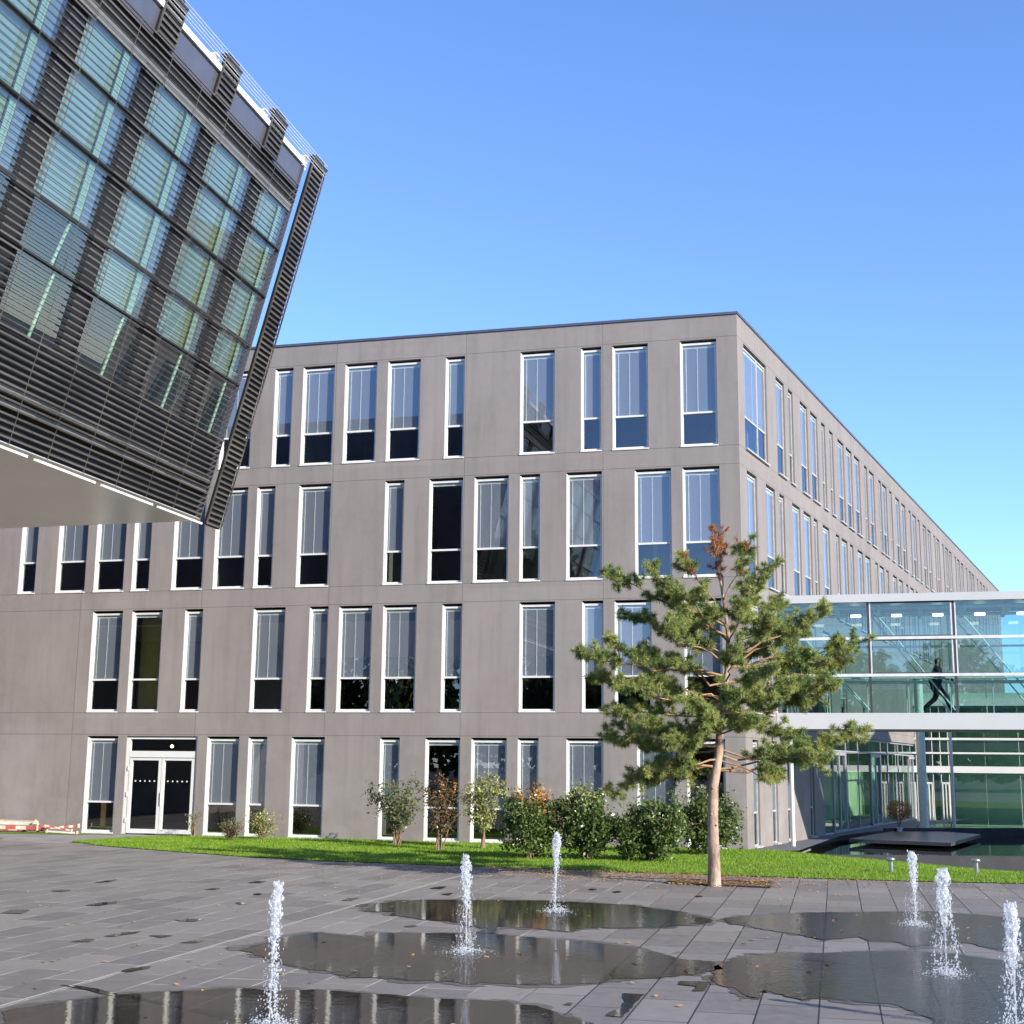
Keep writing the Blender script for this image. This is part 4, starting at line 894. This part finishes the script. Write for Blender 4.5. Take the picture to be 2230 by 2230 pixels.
# ------------------------------------------------------------ barrier boards by the wall
M['red']=simple('faded_red_paint',(.55,.10,.07),.6,0,.4,.2,6); M['wood']=simple('raw_timber',(.5,.38,.25),.8,0,.3,.2,6); M['dirtywhite']=simple('dirty_white_paint',(.62,.58,.5),.7,0,.3,.2,5)
def board(loc,L_,rz,tilt,h,mats,label,leg=False):
    root=empty('barrier_board',loc,rz); tag(root,label,'barrier board','barrier boards lying along the wall foot'); root.rotation_euler=(0,tilt,rz)
    mb=MB(); n=7
    for i in range(n): mb.box((-L_/2+L_*i/n,-.015-(.001 if i%2 else 0),0),(-L_/2+L_*(i+1)/n,.015,h),i%2 if len(mats)>1 else 0)
    mb.build('plank',mats,root)
    mb=MB(); mb.box((-L_/2-.04,-.04,-.02),(-L_/2,.04,h+.03)); mb.box((L_/2,-.04,-.02),(L_/2+.04,.04,h+.03)); mb.build('end_bracket',M['wood'],root)
an=-TH
for i,(u,off,L_,z,h,mt,lab,ti) in enumerate([(-16.6,.42,2.6,.10,.11,['red','dirtywhite'],'red and white striped barrier board at the bottom front of the pile',0),
  (-16.7,.36,2.7,.24,.10,['dirtywhite'],'dirty white barrier board lying on the striped one',.0),
  (-16.9,.30,2.9,.34,.05,['wood'],'thin raw timber board on top of the pile',.01),
  (-16.3,.20,2.2,.05,.12,['red','dirtywhite'],'second striped board standing behind against the wall foot',.0),
  (-14.75,.40,1.3,.18,.045,['dirtywhite','red'],'slanting loose white stick right of the pile',.16),
  (-14.5,.25,1.1,.16,.07,['red','dirtywhite'],'short red ended board at the right end of the pile',-.08),
  (-14.3,.55,1.0,.03,.05,['dirtywhite'],'short white batten lying flat in the grass',.03)]):
    p=Apt(u)+NA*off; board((p.x,p.y,z),L_,an+(.05 if i>3 else 0),ti,h,[M[m] for m in mt],lab)
# ------------------------------------------------------------ water jets
t=NT('foaming_water'); v=t.coord(); n=t.noise(v,28,4,.7); 
b=t.bsdf((.93,.95,.97),.12,0,.6,t.bump(n,.6,.02),Transmission_Weight=.55,IOR=1.33)
tl=t.new('ShaderNodeBsdfTranslucent'); tl.inputs[0].default_value=(.95,.97,1,1); mx=t.new('ShaderNodeMixShader'); mx.inputs[0].default_value=.35; t.lk(b,mx.inputs[1]); t.lk(tl.outputs[0],mx.inputs[2]); tp=t.new('ShaderNodeBsdfTransparent'); m2=t.new('ShaderNodeMixShader'); t.lk(t.mapr(t.noise(v,34,3),.35,.65,.08,.8),m2.inputs[0]); t.lk(mx.outputs[0],m2.inputs[1]); t.lk(tp.outputs[0],m2.inputs[2]); M['foam']=t.fin(m2.outputs[0])
def jet(loc,h,wd,lean,seed,label,style=0):
    rn=random.Random(seed); root=empty('water_jet',(loc[0],loc[1],.009)); tag(root,label,'water jet','water jets rising from the plaza')
    def axis(t): return Vector((lean*t*t,0,h*t))
    # column: lumpy tube
    n=14; rings=46; V=[];F=[]
    mb=MB()
    for i in range(rings):
        t=i/(rings-1); r=wd*(.13+.14*t+.78*sstep((t-.34)/.5))*(1+.35*noise.noise(Vector((seed*7.1,0,t*5)))); 
        if t>.93: r*=math.sqrt(max(0.02,1-((t-.93)/.07)**2))
        c_=axis(t)
        for j in range(n):
            a=2*math.pi*j/n; q=noise.noise(Vector((math.cos(a)*1.3+seed*3,math.sin(a)*1.3,t*h*11)))+.6*noise.noise(Vector((math.cos(a)*3+seed,math.sin(a)*3,t*h*26)))
            rr=r*(1+.75*q); V.append((c_.x+rr*math.cos(a)*.72,c_.y+rr*math.sin(a)*.72,c_.z+.012*q))
    F=[(i*n+j,i*n+(j+1)%n,(i+1)*n+(j+1)%n,(i+1)*n+j) for i in range(rings-1) for j in range(n)]
    mb.add(V,F,0,True); 
    for k in range(150):
        t=rn.uniform(.3,1)**.6; c_=axis(t); a=rn.uniform(0,6.28); r=wd*(.2+.85*sstep((t-.3)/.5))*rn.uniform(.6,1.2)*(1 if t<.93 else .7); s=rn.uniform(.004,.013)
        mb.ball((c_.x+r*math.cos(a),c_.y+r*math.sin(a),c_.z+rn.uniform(-.02,.02)),s,0,(1,1,rn.uniform(1,2.6)))
    mb.build('water_column',M['foam'],root)
    mb=MB()
    for k in range(430):   # falling drops
        t=rn.uniform(0,1)**1.7; a=rn.uniform(0,6.28); sp=wd*(.9+1.5*(1-t))*rn.uniform(.3,1.25); 
        bx=lean*.8; z=h*(.03+.9*t*rn.uniform(.85,1)); s=rn.uniform(.002,.0062)
        mb.ball((bx*.8+sp*math.cos(a),sp*math.sin(a)*.8,z),s,0,(1,1,rn.uniform(1,2.8)))
    # a few ropes of falling water
    for k in range(4 if style else 2):
        a=rn.uniform(0,6.28); pts=[]
        for i in range(16):
            t=i/15; pts.append((lean*.8+math.cos(a)*wd*(.7+.9*t)+rn.gauss(0,.006),math.sin(a)*wd*(.7+.9*t),h*(.72-.62*t)))
        for p in pts:
            for q in range(3): mb.ball((p[0]+rn.gauss(0,.01),p[1]+rn.gauss(0,.01),p[2]+rn.gauss(0,.015)),rn.uniform(.004,.011),0,(1,1,rn.uniform(1,2.4)))
    mb.build('falling_drops',M['foam'],root)['kind']='stuff'
    mb=MB()
    for k in range(380):
        a=rn.uniform(0,6.28); r=abs(rn.gauss(0,.13))+.02; z=abs(rn.gauss(0,.025))*(1.6 if r<.15 else 1); s=rn.uniform(.003,.009)*(1.1 if r<.2 else .7)
        mb.ball((lean*.6+r*math.cos(a)*1.25,r*math.sin(a)*1.25,z+.003),s,0,(1.2,1.2,.7))
    mb.build('splash',M['foam'],root)['kind']='stuff'
jet((-2.04,12.27),1.20,.052,.03,1,'leftmost water jet, nearest the camera at the bottom edge',1)
jet((-.50,17.06),1.16,.060,-.02,2,'second water jet from the left with a clean splash ring in the middle puddle')
jet((.74,21.86),1.22,.062,.02,3,'farthest water jet on the left side, in front of the dark shrubs')
jet((5.93,20.47),1.05,.064,-.03,4,'back right water jet in front of the left bollard light')
jet((4.84,15.62),1.15,.080,.0,5,'thickest water jet with spreading head at lower right',1)
jet((4.42,12.38),1.09,.062,.0,6,'water jet cut by the right edge of the picture',1)
# ------------------------------------------------------------ wood behind the viewer, mirrored in the windows
def wood():
    rg=np.random.default_rng(9); C=[]; mi=[]
    for k in range(30):
        x=-80+k*4.2+rg.normal(0,1); y=-44+rg.normal(0,4); h=rg.uniform(12,18); n=1500
        p=rg.normal(size=(n,3)); p/=np.linalg.norm(p,axis=1)[:,None]; p=p*rg.uniform(.35,1,(n,1))**.5*np.array([h*.33,h*.33,h*.45])+np.array([x,y,h*.5]); C.append(p); mi.append(np.full(n,rg.integers(0,3)))
    C=np.concatenate(C); mi=np.concatenate(mi); N=len(C); n_=rg.normal(size=(N,3)); u=np.cross(n_,rg.normal(size=(N,3))); u/=np.linalg.norm(u,axis=1)[:,None]; v_=np.cross(n_,u); v_/=np.linalg.norm(v_,axis=1)[:,None]; s=.42
    o=tri_mesh('wood',np.stack([C-u*s,C-v_*s,C+u*s,C+v_*s],1).reshape(-1,3),np.arange(N*4).reshape(-1,4),M['ld'],None,mi,[M['ld'],M['ly'],M['lb']]); tag(o,'far line of autumn trees across the plaza mirrored in the windows','trees',kind='stuff')
wood()
